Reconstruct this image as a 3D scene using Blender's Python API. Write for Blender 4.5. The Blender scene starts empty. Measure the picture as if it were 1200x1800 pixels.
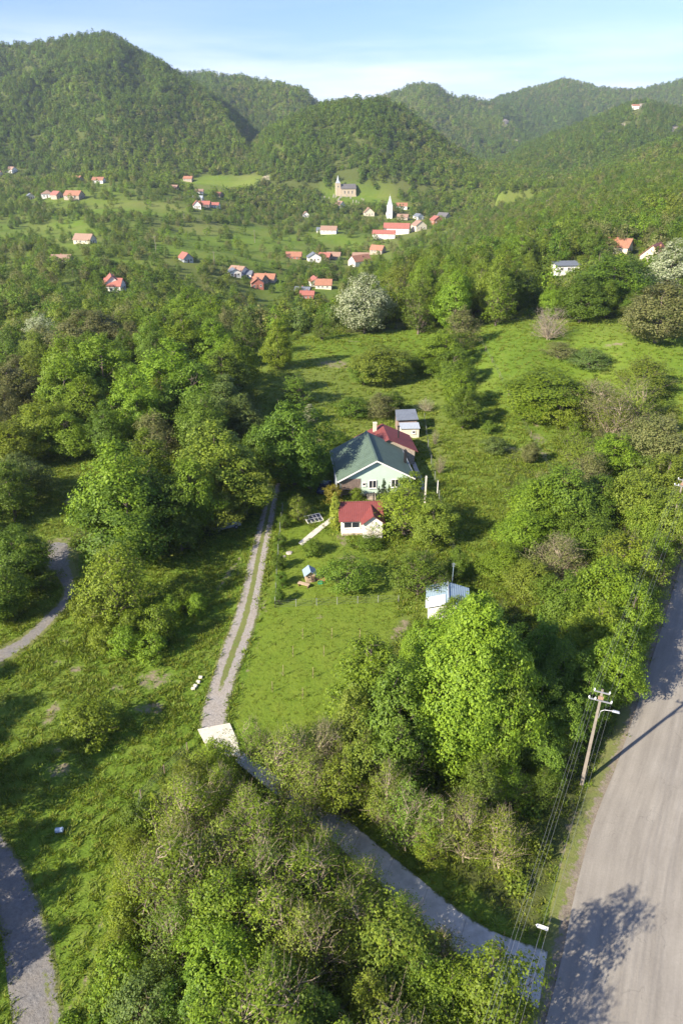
import bpy, math, random
import numpy as np
from mathutils import Vector, Matrix
random.seed(7); rng = np.random.default_rng(7)
PI = math.pi
scene = bpy.context.scene
col = scene.collection

# ------------------------------------------------------------------ camera
CAM_H = 52.0; FOC = 1250.0; PITCH = math.radians(27.8)
cd = bpy.data.cameras.new('camera'); cam = bpy.data.objects.new('camera', cd); col.objects.link(cam)
cam.location = (0, 0, CAM_H); cam.rotation_euler = (PI/2 - PITCH, 0, 0)
cd.sensor_fit = 'VERTICAL'; cd.sensor_height = 36.0; cd.lens = 36.0*FOC/1800.0
cd.clip_start = 0.5; cd.clip_end = 20000
scene.camera = cam
# ------------------------------------------------------------------ sky, sun, exposure
SUN_EL = math.radians(30); SUN_AZ = math.atan2(-0.80, -0.60)      # the sun stands behind and left
w = bpy.data.worlds.new('World'); scene.world = w; w.use_nodes = True
nt = w.node_tree; nt.nodes.clear()
out = nt.nodes.new('ShaderNodeOutputWorld'); bg = nt.nodes.new('ShaderNodeBackground')
sky = nt.nodes.new('ShaderNodeTexSky'); sky.sky_type = 'NISHITA'; sky.sun_disc = False
sky.sun_elevation = SUN_EL; sky.sun_rotation = SUN_AZ; sky.altitude = 300; sky.air_density = 1.0; sky.dust_density = 0.3; sky.ozone_density = 4.5
tc = nt.nodes.new('ShaderNodeTexCoord'); mp = nt.nodes.new('ShaderNodeMapping'); mp.inputs['Scale'].default_value = (1.6, 1.6, 14)
mp.inputs['Rotation'].default_value = (0, math.radians(4), 0)
nz = nt.nodes.new('ShaderNodeTexNoise'); nz.inputs['Scale'].default_value = 1.7; nz.inputs['Detail'].default_value = 7; nz.inputs['Roughness'].default_value = 0.55
cr = nt.nodes.new('ShaderNodeValToRGB'); cr.color_ramp.elements[0].position = 0.36; cr.color_ramp.elements[1].position = 0.66
sx = nt.nodes.new('ShaderNodeSeparateXYZ')
low = nt.nodes.new('ShaderNodeMapRange'); low.inputs['From Min'].default_value = 0.03; low.inputs['From Max'].default_value = 0.12
low.inputs['To Min'].default_value = 1.0; low.inputs['To Max'].default_value = 0.10
mul = nt.nodes.new('ShaderNodeMath'); mul.operation = 'MULTIPLY'
mx = nt.nodes.new('ShaderNodeMix'); mx.data_type = 'RGBA'; mx.inputs['B'].default_value = (9.6, 9.9, 10.4, 1)
L = nt.links.new
L(tc.outputs['Generated'], mp.inputs['Vector']); L(mp.outputs['Vector'], nz.inputs['Vector']); L(nz.outputs['Fac'], cr.inputs['Fac'])
L(tc.outputs['Generated'], sx.inputs['Vector']); L(sx.outputs['Z'], low.inputs['Value'])
L(cr.outputs['Color'], mul.inputs[0]); L(low.outputs['Result'], mul.inputs[1]); L(mul.outputs[0], mx.inputs['Factor'])
L(sky.outputs['Color'], mx.inputs['A']); tn = nt.nodes.new('ShaderNodeMix'); tn.data_type = 'RGBA'; tn.blend_type = 'MULTIPLY'; tn.inputs['Factor'].default_value = 1; tn.inputs['B'].default_value = (.76, .745, .90, 1)
L(mx.outputs['Result'], tn.inputs['A']); L(tn.outputs['Result'], bg.inputs['Color']); L(bg.outputs[0], out.inputs['Surface'])
bg.inputs['Strength'].default_value = 0.086
sl = bpy.data.lights.new('sun', 'SUN'); sl.energy = 4.7; sl.angle = math.radians(0.6); sl.color = (1.0, 0.89, 0.72)
so = bpy.data.objects.new('sun', sl); col.objects.link(so)
sdir = Vector((math.sin(SUN_AZ)*math.cos(SUN_EL), math.cos(SUN_AZ)*math.cos(SUN_EL), math.sin(SUN_EL)))
so.rotation_euler = sdir.to_track_quat('Z', 'Y').to_euler(); so.location = (-60, -40, 90)
scene.view_settings.view_transform = 'Standard'; scene.view_settings.look = 'None'
scene.view_settings.exposure = 1.40; scene.view_settings.gamma = 1.0
scene.render.engine = 'CYCLES'
scene.cycles.max_bounces = 6; scene.cycles.diffuse_bounces = 4; scene.cycles.transmission_bounces = 3; scene.cycles.volume_bounces = 0
scene.cycles.glossy_bounces = 2

# ------------------------------------------------------------------ noise, projection
def _h(ix, iy, s):
    n = (ix.astype(np.int64)*374761393 + iy.astype(np.int64)*668265263 + s*974634777) & 0x7fffffff
    n = ((n ^ (n >> 13))*1274126177) & 0x7fffffff
    return ((n ^ (n >> 16)) & 0xffff)/65535.0
def vn(x, y, s=0):
    x = np.asarray(x, float); y = np.asarray(y, float)
    ix = np.floor(x); iy = np.floor(y); fx = x-ix; fy = y-iy
    fx = fx*fx*(3-2*fx); fy = fy*fy*(3-2*fy)
    a = _h(ix, iy, s); b = _h(ix+1, iy, s); c = _h(ix, iy+1, s); d = _h(ix+1, iy+1, s)
    return (a*(1-fx)+b*fx)*(1-fy)+(c*(1-fx)+d*fx)*fy
def fbm(x, y, s=0, o=4):
    t = 0; a = .5
    for k in range(o):
        t = t + a*vn(x*2**k, y*2**k, s+k*17); a *= .5
    return t
def sst(a, b, x):
    t = np.clip((np.asarray(x, float)-a)/(b-a), 0, 1); return t*t*(3-2*t)
CP, SP = math.cos(PITCH), math.sin(PITCH)
def ray(px, py):
    dx = (px-600)/FOC; dy = (900-py)/FOC
    return np.array([dx, CP+SP*dy, -SP+CP*dy])
def at_depth(px, py, Y):
    d = ray(px, py); t = Y/d[1]
    return d[0]*t, Y, CAM_H+d[2]*t
def project(X, Y, Z):
    dz = Z-CAM_H; dep = Y*CP-dz*SP; up = Y*SP+dz*CP
    return 600+FOC*X/dep, 900-FOC*up/dep

# ------------------------------------------------------------------ terrain height
ctrl = []
for Y in (-20, 5, 30, 55, 80, 105, 130):
    for u in (-.95, -.6, -.35, -.15, 0, .15, .35, .6, .95): ctrl.append((u*(Y+30), Y, 0.0))
for u, z in ((-.95, -3), (-.6, -2), (-.3, -1), (0, 0), (.15, 1), (.3, 3.5), (.6, 7), (.95, 10)): ctrl.append((u*190, 160, z))
for p in ((-20, 262, -13), (70, 275, -6), (-120, 262, -12), (10, 330, -24), (-250, 300, -14), (330, 300, 20), (20, 430, -36), (60, 430, -24)): ctrl.append(p)
for px, py, Y in ((600, 592, 206), (460, 625, 186), (750, 600, 200), (900, 640, 165), (1080, 600, 172), (1190, 700, 142),
    (60, 560, 285), (205, 500, 400), (330, 455, 520), (165, 419, 600), (127, 454, 480), (100, 400, 700), (380, 430, 640), (80, 343, 860),
    (350, 360, 850), (200, 316, 960), (430, 475, 520), (560, 495, 530), (450, 500, 500), (630, 460, 640), (540, 450, 650), (590, 406, 800),
    (700, 410, 780), (480, 380, 900), (606, 345, 1040), (684, 382, 930), (649, 378, 930), (770, 389, 900), (740, 402, 790),
    (1000, 480, 300), (1150, 455, 300), (900, 500, 270), (800, 475, 330), (700, 480, 360), (1050, 395, 450), (1200, 365, 430), (900, 418, 470), (950, 375, 680),
    (1200, 300, 800), (1050, 320, 850), (900, 365, 900), (-300, 350, 1000), (-300, 470, 500), (1600, 300, 900), (1600, 380, 450), (1500, 560, 200), (-300, 640, 200)):
    X, Y, Z = at_depth(px, py, Y); ctrl.append((X, Y, Z))
for u in (-.95, -.5, -.3, -.15, 0, .15, .3): ctrl.append((u*1130, 1100, -6.0)); ctrl.append((u*1730, 1700, 0.0)); ctrl.append((u*3030, 3000, 0.0)); ctrl.append((u*5030, 5000, 0.0))
for u, z in ((.45, 25), (.6, 40), (.95, 60)): ctrl.append((u*1130, 1100, z)); ctrl.append((u*1730, 1700, 20.0)); ctrl.append((u*3030, 3000, 0.0)); ctrl.append((u*5030, 5000, 0.0))
ctrl = np.array(ctrl)
def uvn(X, Y):
    Yp = np.maximum(Y+30, 3.0); return X/Yp*3.0, np.log(Yp)*1.6
def _tpsk(r2): return r2*np.log(r2+1e-9)
_cu, _cv = uvn(ctrl[:, 0], ctrl[:, 1]); _n = len(ctrl)
_A = _tpsk((_cu[:, None]-_cu[None])**2+(_cv[:, None]-_cv[None])**2) + np.eye(_n)*0.00003
_P = np.stack([np.ones(_n), _cu, _cv], 1)
_M = np.zeros((_n+3, _n+3)); _M[:_n, :_n] = _A; _M[:_n, _n:] = _P; _M[_n:, :_n] = _P.T
_w = np.linalg.solve(_M, np.concatenate([ctrl[:, 2]/(ctrl[:, 1]+30), np.zeros(3)]))
RIDGES = [  # crest as seen in the photograph, distance, run of the near slope, fall behind
 ([(-700, 150), (-300, 100), (-60, 64), (0, 62), (60, 68), (100, 68), (130, 64), (165, 56), (200, 52), (232, 61), (268, 86), (300, 103), (340, 129), (390, 162), (430, 200), (470, 245), (510, 300), (560, 360)], 1650, 600, .5, -6),
 ([(200, 200), (330, 128), (360, 124), (400, 131), (450, 139), (500, 148), (535, 158), (562, 178), (600, 215), (650, 270)], 2300, 700, .5, 0),
 ([(400, 330), (440, 255), (470, 225), (505, 203), (540, 187), (580, 174), (620, 166), (648, 164), (680, 171), (705, 183), (740, 209), (780, 241), (820, 269), (860, 293), (900, 322), (930, 350), (970, 380)], 1330, 290, .6, -8),
 ([(560, 230), (620, 190), (680, 163), (710, 151), (740, 146), (765, 150), (790, 164), (830, 173), (860, 178), (890, 190), (930, 218), (960, 245), (1000, 275)], 2900, 800, .5, 0),
 ([(800, 230), (845, 186), (870, 169), (900, 160), (940, 149), (975, 139), (995, 143), (1030, 151), (1060, 156), (1090, 158), (1130, 150), (1200, 133), (1300, 125), (1700, 150)], 3500, 900, .5, 0),
 ([(830, 320), (880, 276), (920, 252), (960, 234), (1000, 217), (1040, 200), (1075, 186), (1100, 174), (1120, 171), (1150, 180), (1200, 190), (1300, 185), (1700, 170)], 1850, 550, .5, 0),
 ([(880, 385), (930, 340), (970, 316), (1010, 300), (1060, 284), (1110, 262), (1160, 243), (1200, 230), (1300, 205), (1700, 190)], 1230, 330, .5, 0)]
RIDGES = [(np.array(c, float), a, b, f, zf) for c, a, b, f, zf in RIDGES]
def add_ridges(X, Y, z):
    dep = np.maximum(Y*CP+40*SP, 1); px = 600+FOC*X/dep
    wob = fbm(X/170, Y/170, 77, 3)-.45
    for c, Yc, run, fall, zf in RIDGES:
        cpy = np.interp(px, c[:, 0], c[:, 1]); dy = (900-cpy)/FOC; zc = CAM_H+Yc*(-SP+CP*dy)/(CP+SP*dy)-8
        yc = Yc+wob*60*0; s_ = (yc-Y)/run; inside = np.clip(s_, 0, 1)
        front = zc-(zc-zf)*(np.clip(s_, 0, 1.3)**.92); back = zc-(Y-yc)*fall
        spur = (1-np.abs(2*fbm(X/210+wob*.6+Yc, Y/900, int(Yc) % 97, 3)/.9-1)-.62)*np.sin(PI*np.clip(s_, 0, 1))**.8*np.clip(zc-zf, 0, 400)*.58 + wob*np.clip(zc-zf, 0, 300)*.16*np.sin(PI*np.clip(s_, 0, 1))
        h = np.where(s_ >= 0, front+spur, back)-np.clip(s_-.97, 0, 9)*900; k = 7.0; h = h-(np.clip(c[0, 0]-px, 0, 400)+np.clip(px-c[-1, 0], 0, 400))*2.2
        m = np.clip(.5+.5*(h-z)/k, 0, 1); z = z*(1-m)+h*m+k*m*(1-m)
    return z
def height(X, Y):
    X = np.asarray(X, float); Y = np.asarray(Y, float); sh = X.shape; X = X.ravel(); Y = Y.ravel()
    u, v = uvn(X, Y); r = _w[_n]+_w[_n+1]*u+_w[_n+2]*v
    for i in range(_n): r = r+_w[i]*_tpsk((u-_cu[i])**2+(v-_cv[i])**2)
    z = r*np.maximum(Y+30, 3.0)
    z = add_ridges(X, Y, z)
    z = z + sst(180, 300, Y)*(fbm(X/70, Y/70, 9, 3)-.45)*5*(1+sst(250, 900, Y)*sst(1300, 900, Y))
    z = z + (fbm(X/14, Y/14, 3, 3)-.45)*0.5*sst(5, 40, Y)
    return z.reshape(sh)
# terrain lattice
DU = 0.005; us = np.arange(-0.95, 0.9501, DU); vs = np.arange(math.log(14), math.log(5000), DU)
UU, VV = np.meshgrid(us, vs); GY = np.exp(VV)-30; GX = UU*np.exp(VV)
GZ = height(GX, GY)
def hz(X, Y):
    X = np.asarray(X, float); Y = np.asarray(Y, float)
    Yp = np.maximum(Y+30, 14.01); fu = np.clip((X/Yp-us[0])/DU, 0, len(us)-1.001); fv = np.clip((np.log(Yp)-vs[0])/DU, 0, len(vs)-1.001)
    i = fu.astype(int); j = fv.astype(int); a = fu-i; b = fv-j
    return (GZ[j, i]*(1-a)+GZ[j, i+1]*a)*(1-b)+(GZ[j+1, i]*(1-a)+GZ[j+1, i+1]*a)*b
def h1(x, y): return float(hz(x, y))
_T = np.exp(np.linspace(math.log(15), math.log(5500), 2600))
def G(px, py, dz=0.0):
    """ground point seen at a photo pixel"""
    d = ray(px, py); Ys = _T*1.0; t = Ys/d[1]; zz = CAM_H+d[2]*t; g = hz(d[0]*t, Ys)+dz
    k = np.argmax(zz < g) if (zz < g).any() else len(_T)-1
    if k > 0:
        e0 = zz[k-1]-g[k-1]; e1 = zz[k]-g[k]; f = e0/(e0-e1) if e0 != e1 else 0; Y = Ys[k-1]+(Ys[k]-Ys[k-1])*f
    else: Y = Ys[0]
    return (d[0]*Y/d[1], Y)

# ------------------------------------------------------------------ materials
def newmat(name):
    m = bpy.data.materials.new(name); m.use_nodes = True
    return m, m.node_tree.nodes, m.node_tree.links.new, m.node_tree.nodes['Principled BSDF']
def noise(N, Lk, vec, scale, detail=4, rough=.55):
    n = N.new('ShaderNodeTexNoise'); n.inputs['Scale'].default_value = scale; n.inputs['Detail'].default_value = detail; n.inputs['Roughness'].default_value = rough
    if vec is not None: Lk(vec, n.inputs['Vector'])
    return n.outputs['Fac']
def ramp(N, Lk, fac, stops):
    r = N.new('ShaderNodeValToRGB'); e = r.color_ramp.elements
    while len(e) < len(stops): e.new(.5)
    for k, (p, c) in enumerate(stops):
        e[k].position = p; e[k].color = tuple(c)+(1,) if len(c) == 3 else c
    Lk(fac, r.inputs['Fac']); return r.outputs['Color']
def mixc(N, Lk, f, a, b, mode='MIX'):
    m = N.new('ShaderNodeMix'); m.data_type = 'RGBA'; m.blend_type = mode
    if isinstance(f, (int, float)): m.inputs['Factor'].default_value = f
    else: Lk(f, m.inputs['Factor'])
    for key, v in (('A', a), ('B', b)):
        if isinstance(v, tuple): m.inputs[key].default_value = v+(1,)
        else: Lk(v, m.inputs[key])
    return m.outputs['Result']
def mrange(N, Lk, v, a, b, c=0, d=1):
    m = N.new('ShaderNodeMapRange'); m.inputs[1].default_value = a; m.inputs[2].default_value = b; m.inputs[3].default_value = c; m.inputs[4].default_value = d
    Lk(v, m.inputs[0]); return m.outputs[0]
def math2(N, Lk, op, a, b):
    m = N.new('ShaderNodeMath'); m.operation = op
    for k, v in enumerate((a, b)):
        if isinstance(v, (int, float)): m.inputs[k].default_value = v
        else: Lk(v, m.inputs[k])
    return m.outputs[0]
def pos(N): return N.new('ShaderNodeNewGeometry').outputs['Position']
def bump(N, Lk, P, h, strength=.5, dist=.1):
    b = N.new('ShaderNodeBump'); b.inputs['Strength'].default_value = strength; b.inputs['Distance'].default_value = dist
    Lk(h, b.inputs['Height']); Lk(b.outputs[0], P.inputs['Normal'])
def simple(name, c, rough=.8, var=.25, scale=3, metal=0, bmp=0):
    m, N, Lk, P = newmat(name); tcn = N.new('ShaderNodeTexCoord'); v = tcn.outputs['Object']
    f = noise(N, Lk, v, scale, 5, .65)
    cc = mixc(N, Lk, mrange(N, Lk, f, .3, .7), tuple(x*(1-var) for x in c), tuple(min(1, x*(1+var)) for x in c))
    Lk(cc, P.inputs['Base Color']); P.inputs['Roughness'].default_value = rough; P.inputs['Metallic'].default_value = metal
    if bmp: bump(N, Lk, P, noise(N, Lk, v, scale*6, 4), bmp, .03)
    return m
def leafmat(name, c, tr=.38, c2=None, var=.32):
    m, N, Lk, P = newmat(name)
    g = N.new('ShaderNodeNewGeometry'); oi = N.new('ShaderNodeObjectInfo')
    c2 = c2 or (c[0]*1.5, c[1]*1.25, c[2]*.9)
    a = mixc(N, Lk, g.outputs['Random Per Island'], tuple(x*(1-var) for x in c), c2)
    hs = N.new('ShaderNodeHueSaturation'); Lk(a, hs.inputs['Color'])
    Lk(mrange(N, Lk, oi.outputs['Random'], 0, 1, .485, .502), hs.inputs['Hue']); Lk(mrange(N, Lk, oi.outputs['Random'], 0, 1, .8, 1.22), hs.inputs['Value'])
    hs.inputs['Saturation'].default_value = .97
    Lk(hs.outputs[0], P.inputs['Base Color']); P.inputs['Roughness'].default_value = .55; P.inputs['Specular IOR Level'].default_value = .25
    t = N.new('ShaderNodeBsdfTranslucent'); Lk(mixc(N, Lk, 1.0, hs.outputs[0], (1.25, 1.2, .55), 'MULTIPLY'), t.inputs['Color'])
    ms = N.new('ShaderNodeMixShader'); ms.inputs[0].default_value = tr; Lk(P.outputs[0], ms.inputs[1]); Lk(t.outputs[0], ms.inputs[2])
    Lk(ms.outputs[0], N['Material Output'].inputs['Surface'])
    return m
LEAF = {
 'fresh': leafmat('fresh_leaf', (.135, .250, .016)), 'yellow': leafmat('yellow_green_leaf', (.165, .265, .020)),
 'olive': leafmat('olive_leaf', (.145, .225, .026)), 'dark': leafmat('deep_green_leaf', (.085, .178, .016)),
 'mid': leafmat('mid_green_leaf', (.105, .200, .020)), 'blue': leafmat('blue_green_leaf', (.110, .190, .050)),
 'brown': leafmat('brownish_leaf', (.160, .205, .055), .38, (.235, .245, .085)), 'blossom': leafmat('white_blossom', (.14, .20, .06), .3, (.44, .47, .32), .2),
 'lime': leafmat('lime_green_leaf', (.150, .265, .018)), 'pale': leafmat('pale_leaf', (.20, .25, .09)),
 'grey': leafmat('bare_twig_leaf', (.15, .13, .11), .1, (.22, .19, .17)), 'gold': leafmat('golden_leaf', (.22, .235, .03)),
 'thuja': leafmat('conifer_leaf', (.19, .26, .03), .2), 'pine': leafmat('dark_conifer_leaf', (.03, .065, .028), .1)}
BARK = simple('bark', (.15, .12, .095), .9, .35, 2); PALEBARK = simple('pale_bark', (.34, .28, .20), .9, .3, 2)

def grass_color(N, Lk, v):
    f1 = noise(N, Lk, v, .035, 4); f2 = noise(N, Lk, v, .35, 5, .6); f3 = noise(N, Lk, v, 3.2, 5, .7)
    c = ramp(N, Lk, f1, [(.3, (.090, .155, .018)), (.5, (.125, .195, .024)), (.7, (.165, .205, .034))])
    c2 = ramp(N, Lk, f2, [(.3, (.072, .140, .015)), (.55, (.120, .190, .024)), (.75, (.170, .185, .045))])
    c = mixc(N, Lk, .55, c, c2)
    c = mixc(N, Lk, mrange(N, Lk, noise(N, Lk, v, .011, 5), .45, .68, 0, .75), c, (.175, .185, .060))
    return mixc(N, Lk, mrange(N, Lk, f3, .3, .7, 0, 1), mixc(N, Lk, 1.0, c, (.76, .80, .74), 'MULTIPLY'), mixc(N, Lk, 1.0, c, (1.28, 1.2, 1.15), 'MULTIPLY')), f3, f2
def ground_mat():
    m, N, Lk, P = newmat('meadow_ground'); v = pos(N)
    c, f3, f2 = grass_color(N, Lk, v)
    def attr(n):
        a = N.new('ShaderNodeAttribute'); a.attribute_name = n; return a.outputs['Fac']
    lawn = mixc(N, Lk, noise(N, Lk, v, .5, 5), (.110, .185, .018), (.165, .205, .026))
    c = mixc(N, Lk, math2(N, Lk, 'MULTIPLY', attr('lawn'), .75), c, lawn)
    # flowers
    fl = mrange(N, Lk, noise(N, Lk, v, 5.0, 3), .66, .72); fz = mrange(N, Lk, noise(N, Lk, v, .12, 3), .55, .65)
    c = mixc(N, Lk, math2(N, Lk, 'MULTIPLY', math2(N, Lk, 'MULTIPLY', fl, fz), .7), c, (.35, .28, .03))
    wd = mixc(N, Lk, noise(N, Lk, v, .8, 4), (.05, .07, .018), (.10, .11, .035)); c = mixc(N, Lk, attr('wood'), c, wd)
    dt = mixc(N, Lk, noise(N, Lk, v, 1.5, 6, .7), (.15, .13, .075), (.30, .25, .17))
    dm = mrange(N, Lk, math2(N, Lk, 'ADD', math2(N, Lk, 'MULTIPLY', attr('dirt'), .80), math2(N, Lk, 'MULTIPLY', math2(N, Lk, 'SUBTRACT', noise(N, Lk, v, 1.1, 7, .75), .5), 2.4)), .62, .95)
    c = mixc(N, Lk, dm, c, dt)
    rk = mixc(N, Lk, noise(N, Lk, v, .05, 5), (.25, .20, .15), (.5, .44, .36)); c = mixc(N, Lk, attr('rock'), c, rk)
    Lk(c, P.inputs['Base Color']); P.inputs['Roughness'].default_value = .95; P.inputs['Specular IOR Level'].default_value = .1
    bump(N, Lk, P, math2(N, Lk, 'ADD', f3, math2(N, Lk, 'MULTIPLY', f2, 2.0)), .5, .25)
    return m
def gravel_mat(name, edge=True, c1=(.20, .185, .17), c2=(.42, .39, .36), mid=False):
    m, N, Lk, P = newmat(name); v = pos(N)
    f = noise(N, Lk, v, 3.5, 6, .8); f5 = noise(N, Lk, v, .5, 4)
    c = mixc(N, Lk, mrange(N, Lk, f, .3, .7), c1, c2); c = mixc(N, Lk, mrange(N, Lk, f5, .35, .7, 0, .4), c, (.30, .25, .18))
    a = N.new('ShaderNodeAttribute'); a.attribute_name = 'grassy'
    g, f3, f2 = grass_color(N, Lk, v)
    g = mixc(N, Lk, noise(N, Lk, v, 1.1, 5), g, (.17, .15, .06))
    s = math2(N, Lk, 'ADD', a.outputs['Fac'], math2(N, Lk, 'MULTIPLY', math2(N, Lk, 'SUBTRACT', noise(N, Lk, v, 1.3, 7, .78), .5), 1.7))
    c = mixc(N, Lk, mrange(N, Lk, s, .42, .60), c, g)
    Lk(c, P.inputs['Base Color']); P.inputs['Roughness'].default_value = .95; bump(N, Lk, P, f, .9, .12)
    return m
def asphalt_mat():
    m, N, Lk, P = newmat('worn_asphalt'); v = pos(N)
    uvm = N.new('ShaderNodeUVMap'); uvm.uv_map = 'UVMap'
    mpn = N.new('ShaderNodeMapping'); mpn.inputs['Scale'].default_value = (7, .05, 1); Lk(uvm.outputs[0], mpn.inputs['Vector'])
    st = noise(N, Lk, mpn.outputs[0], 1.6, 5, .7); f = noise(N, Lk, v, 6, 6, .8); f2 = noise(N, Lk, v, .25, 5, .6)
    c = mixc(N, Lk, mrange(N, Lk, st, .3, .7), (.225, .206, .176), (.350, .325, .280))
    c = mixc(N, Lk, mrange(N, Lk, f2, .35, .7, 0, .45), c, (.22, .20, .17)); c = mixc(N, Lk, mrange(N, Lk, f, .3, .7, 0, .5), c, mixc(N, Lk, 1.0, c, (.62, .62, .62), 'MULTIPLY'))
    # fine cracks
    vo = N.new('ShaderNodeTexVoronoi'); vo.feature = 'DISTANCE_TO_EDGE'; vo.inputs['Scale'].default_value = .35
    wv = N.new('ShaderNodeVectorMath'); wv.operation = 'MULTIPLY_ADD'; nn = N.new('ShaderNodeTexNoise'); nn.inputs['Scale'].default_value = .8; nn.inputs['Detail'].default_value = 6; Lk(v, nn.inputs['Vector'])
    Lk(nn.outputs['Color'], wv.inputs[0]); wv.inputs[1].default_value = (2.5, 2.5, 0); Lk(v, wv.inputs[2]); Lk(wv.outputs[0], vo.inputs['Vector'])
    ck = math2(N, Lk, 'MULTIPLY', mrange(N, Lk, vo.outputs['Distance'], 0, .012, 1, 0), mrange(N, Lk, noise(N, Lk, v, .3, 3), .48, .6))
    c = mixc(N, Lk, math2(N, Lk, 'MULTIPLY', ck, .3), c, (.07, .06, .05))
    Lk(c, P.inputs['Base Color']); P.inputs['Roughness'].default_value = .9; bump(N, Lk, P, f, .4, .03)
    return m
def ramp_mat():
    m, N, Lk, P = newmat('cast_concrete_ramp'); v = pos(N); uvm = N.new('ShaderNodeUVMap'); uvm.uv_map = 'UVMap'; s2 = N.new('ShaderNodeSeparateXYZ'); Lk(uvm.outputs[0], s2.inputs[0])
    f = noise(N, Lk, v, 1.1, 7, .75); c = mixc(N, Lk, mrange(N, Lk, f, .3, .72), (.36, .35, .32), (.60, .58, .53))
    c = mixc(N, Lk, mrange(N, Lk, noise(N, Lk, v, .35, 6, .7), .5, .75, 0, .7), c, (.26, .25, .20))
    j = math2(N, Lk, 'FRACT', math2(N, Lk, 'MULTIPLY', s2.outputs['Y'], .28), 0); c = mixc(N, Lk, mrange(N, Lk, j, .0, .02, .6, 0), c, (.12, .11, .09))
    w_ = math2(N, Lk, 'ABSOLUTE', math2(N, Lk, 'SUBTRACT', s2.outputs['X'], .5), 0)
    e = math2(N, Lk, 'ADD', w_, math2(N, Lk, 'MULTIPLY', math2(N, Lk, 'SUBTRACT', noise(N, Lk, v, 1.4, 6, .7), .5), .30)); c = mixc(N, Lk, mrange(N, Lk, e, .44, .50), c, (.10, .12, .03))
    Lk(c, P.inputs['Base Color']); P.inputs['Roughness'].default_value = .9; bump(N, Lk, P, noise(N, Lk, v, 7, 5, .7), .6, .03); return m
def roofmat(name, c, rust=.2, metal=0.0, rough=.55):
    m, N, Lk, P = newmat(name); t = N.new('ShaderNodeTexCoord'); v = t.outputs['Object']
    uvm = N.new('ShaderNodeUVMap'); wv = N.new('ShaderNodeTexWave'); wv.inputs['Scale'].default_value = 1.1; Lk(uvm.outputs[0], wv.inputs['Vector'])
    f = noise(N, Lk, v, .8, 6, .7)
    cc = mixc(N, Lk, mrange(N, Lk, f, .3, .72), c, tuple(x*(1+rust)+.02*rust for x in c))
    cc = mixc(N, Lk, mrange(N, Lk, noise(N, Lk, v, 7, 5), .5, .8, 0, .35), cc, tuple(x*.5 for x in c))
    Lk(cc, P.inputs['Base Color']); P.inputs['Roughness'].default_value = rough; P.inputs['Metallic'].default_value = metal
    bump(N, Lk, P, wv.outputs['Fac'], .5, .04)
    return m
M = {'ground': ground_mat(), 'dirtgravel': gravel_mat('dirt_gravel', c1=(.13, .105, .075), c2=(.29, .25, .20)), 'gravel': gravel_mat('track_gravel'), 'greygravel': gravel_mat('grey_gravel', c1=(.10, .098, .10), c2=(.25, .245, .24)), 'asphalt': asphalt_mat(),
 'concrete': simple('concrete', (.42, .40, .36), .9, .22, 1.2, 0, .4), 'oldconcrete': simple('weathered_concrete', (.46, .45, .42), .9, .35, .6, 0, .5),
 'paleconc': simple('pale_concrete', (.55, .52, .44), .9, .15, 2),
 'mint': simple('mint_render', (.47, .60, .50), .9, .06, .5), 'white': simple('white_paint', (.78, .76, .72), .7, .06, 1), 'sand': simple('sand_render', (.50, .41, .30), .9, .1, 1), 'cream': simple('cream_render', (.62, .56, .44), .9, .1, 1),
 'plinth': simple('stone_plinth', (.36, .30, .24), .9, .4, 3), 'greenroof': roofmat('green_roof', (.080, .120, .088), .35), 'redroof': roofmat('red_roof', (.160, .038, .034), .3),
 'tile': roofmat('orange_tile', (.27, .125, .075), .35), 'tile2': roofmat('weathered_tile', (.25, .16, .115), .3), 'tile3': roofmat('faded_red_tile', (.28, .10, .075), .35), 'greyroof': roofmat('grey_sheet_roof', (.15, .17, .20), .4, .2, .5),
 'blueroof': roofmat('blue_sheet_roof', (.25, .34, .41), .2, .1), 'lightroof': roofmat('pale_sheet_roof', (.38, .42, .46), .2, .2), 'slate': roofmat('slate_roof', (.10, .095, .095), .5),
 'glass': simple('window_glass', (.025, .03, .04), .12, .3, 1), 'wood': simple('grey_timber', (.26, .19, .16), .85, .3, 3), 'rawwood': simple('raw_timber', (.42, .32, .22), .8, .25, 4),
 'brown': simple('brown_board', (.13, .08, .055), .8, .3, 3), 'dark': simple('black_metal', (.02, .02, .022), .5, .2, 3), 'steel': simple('galvanised_steel', (.45, .46, .47), .45, .15, 3, .6),
 'pole': simple('pole_concrete', (.21, .185, .155), .9, .25, 1.5), 'insul': simple('white_porcelain', (.75, .75, .72), .3, .05, 5), 'wire': simple('aluminium_wire', (.20, .21, .22), .5, .1, 1, .2),
 'redmat': simple('red_mat', (.38, .10, .08), .8, .2, 3), 'greenp': simple('green_plastic', (.03, .22, .12), .5, .2, 3), 'bluebin': simple('pale_blue_plastic', (.35, .45, .6), .4, .1, 3),
 'panel': simple('dark_pane', (.05, .055, .075), .25, .4, 2), 'carblue': simple('dark_blue_paint', (.02, .03, .06), .25, .1, 1), 'carsilver': simple('silver_paint', (.45, .47, .5), .3, .05, 1, .5),
 'tyre': simple('rubber', (.02, .02, .02), .8, .2, 5), 'stone': simple('rough_stone', (.36, .33, .29), .9, .3, .6), 'tarp': simple('white_tarpaulin', (.74, .76, .79), .6, .12, 2, 0, .5)}
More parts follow.
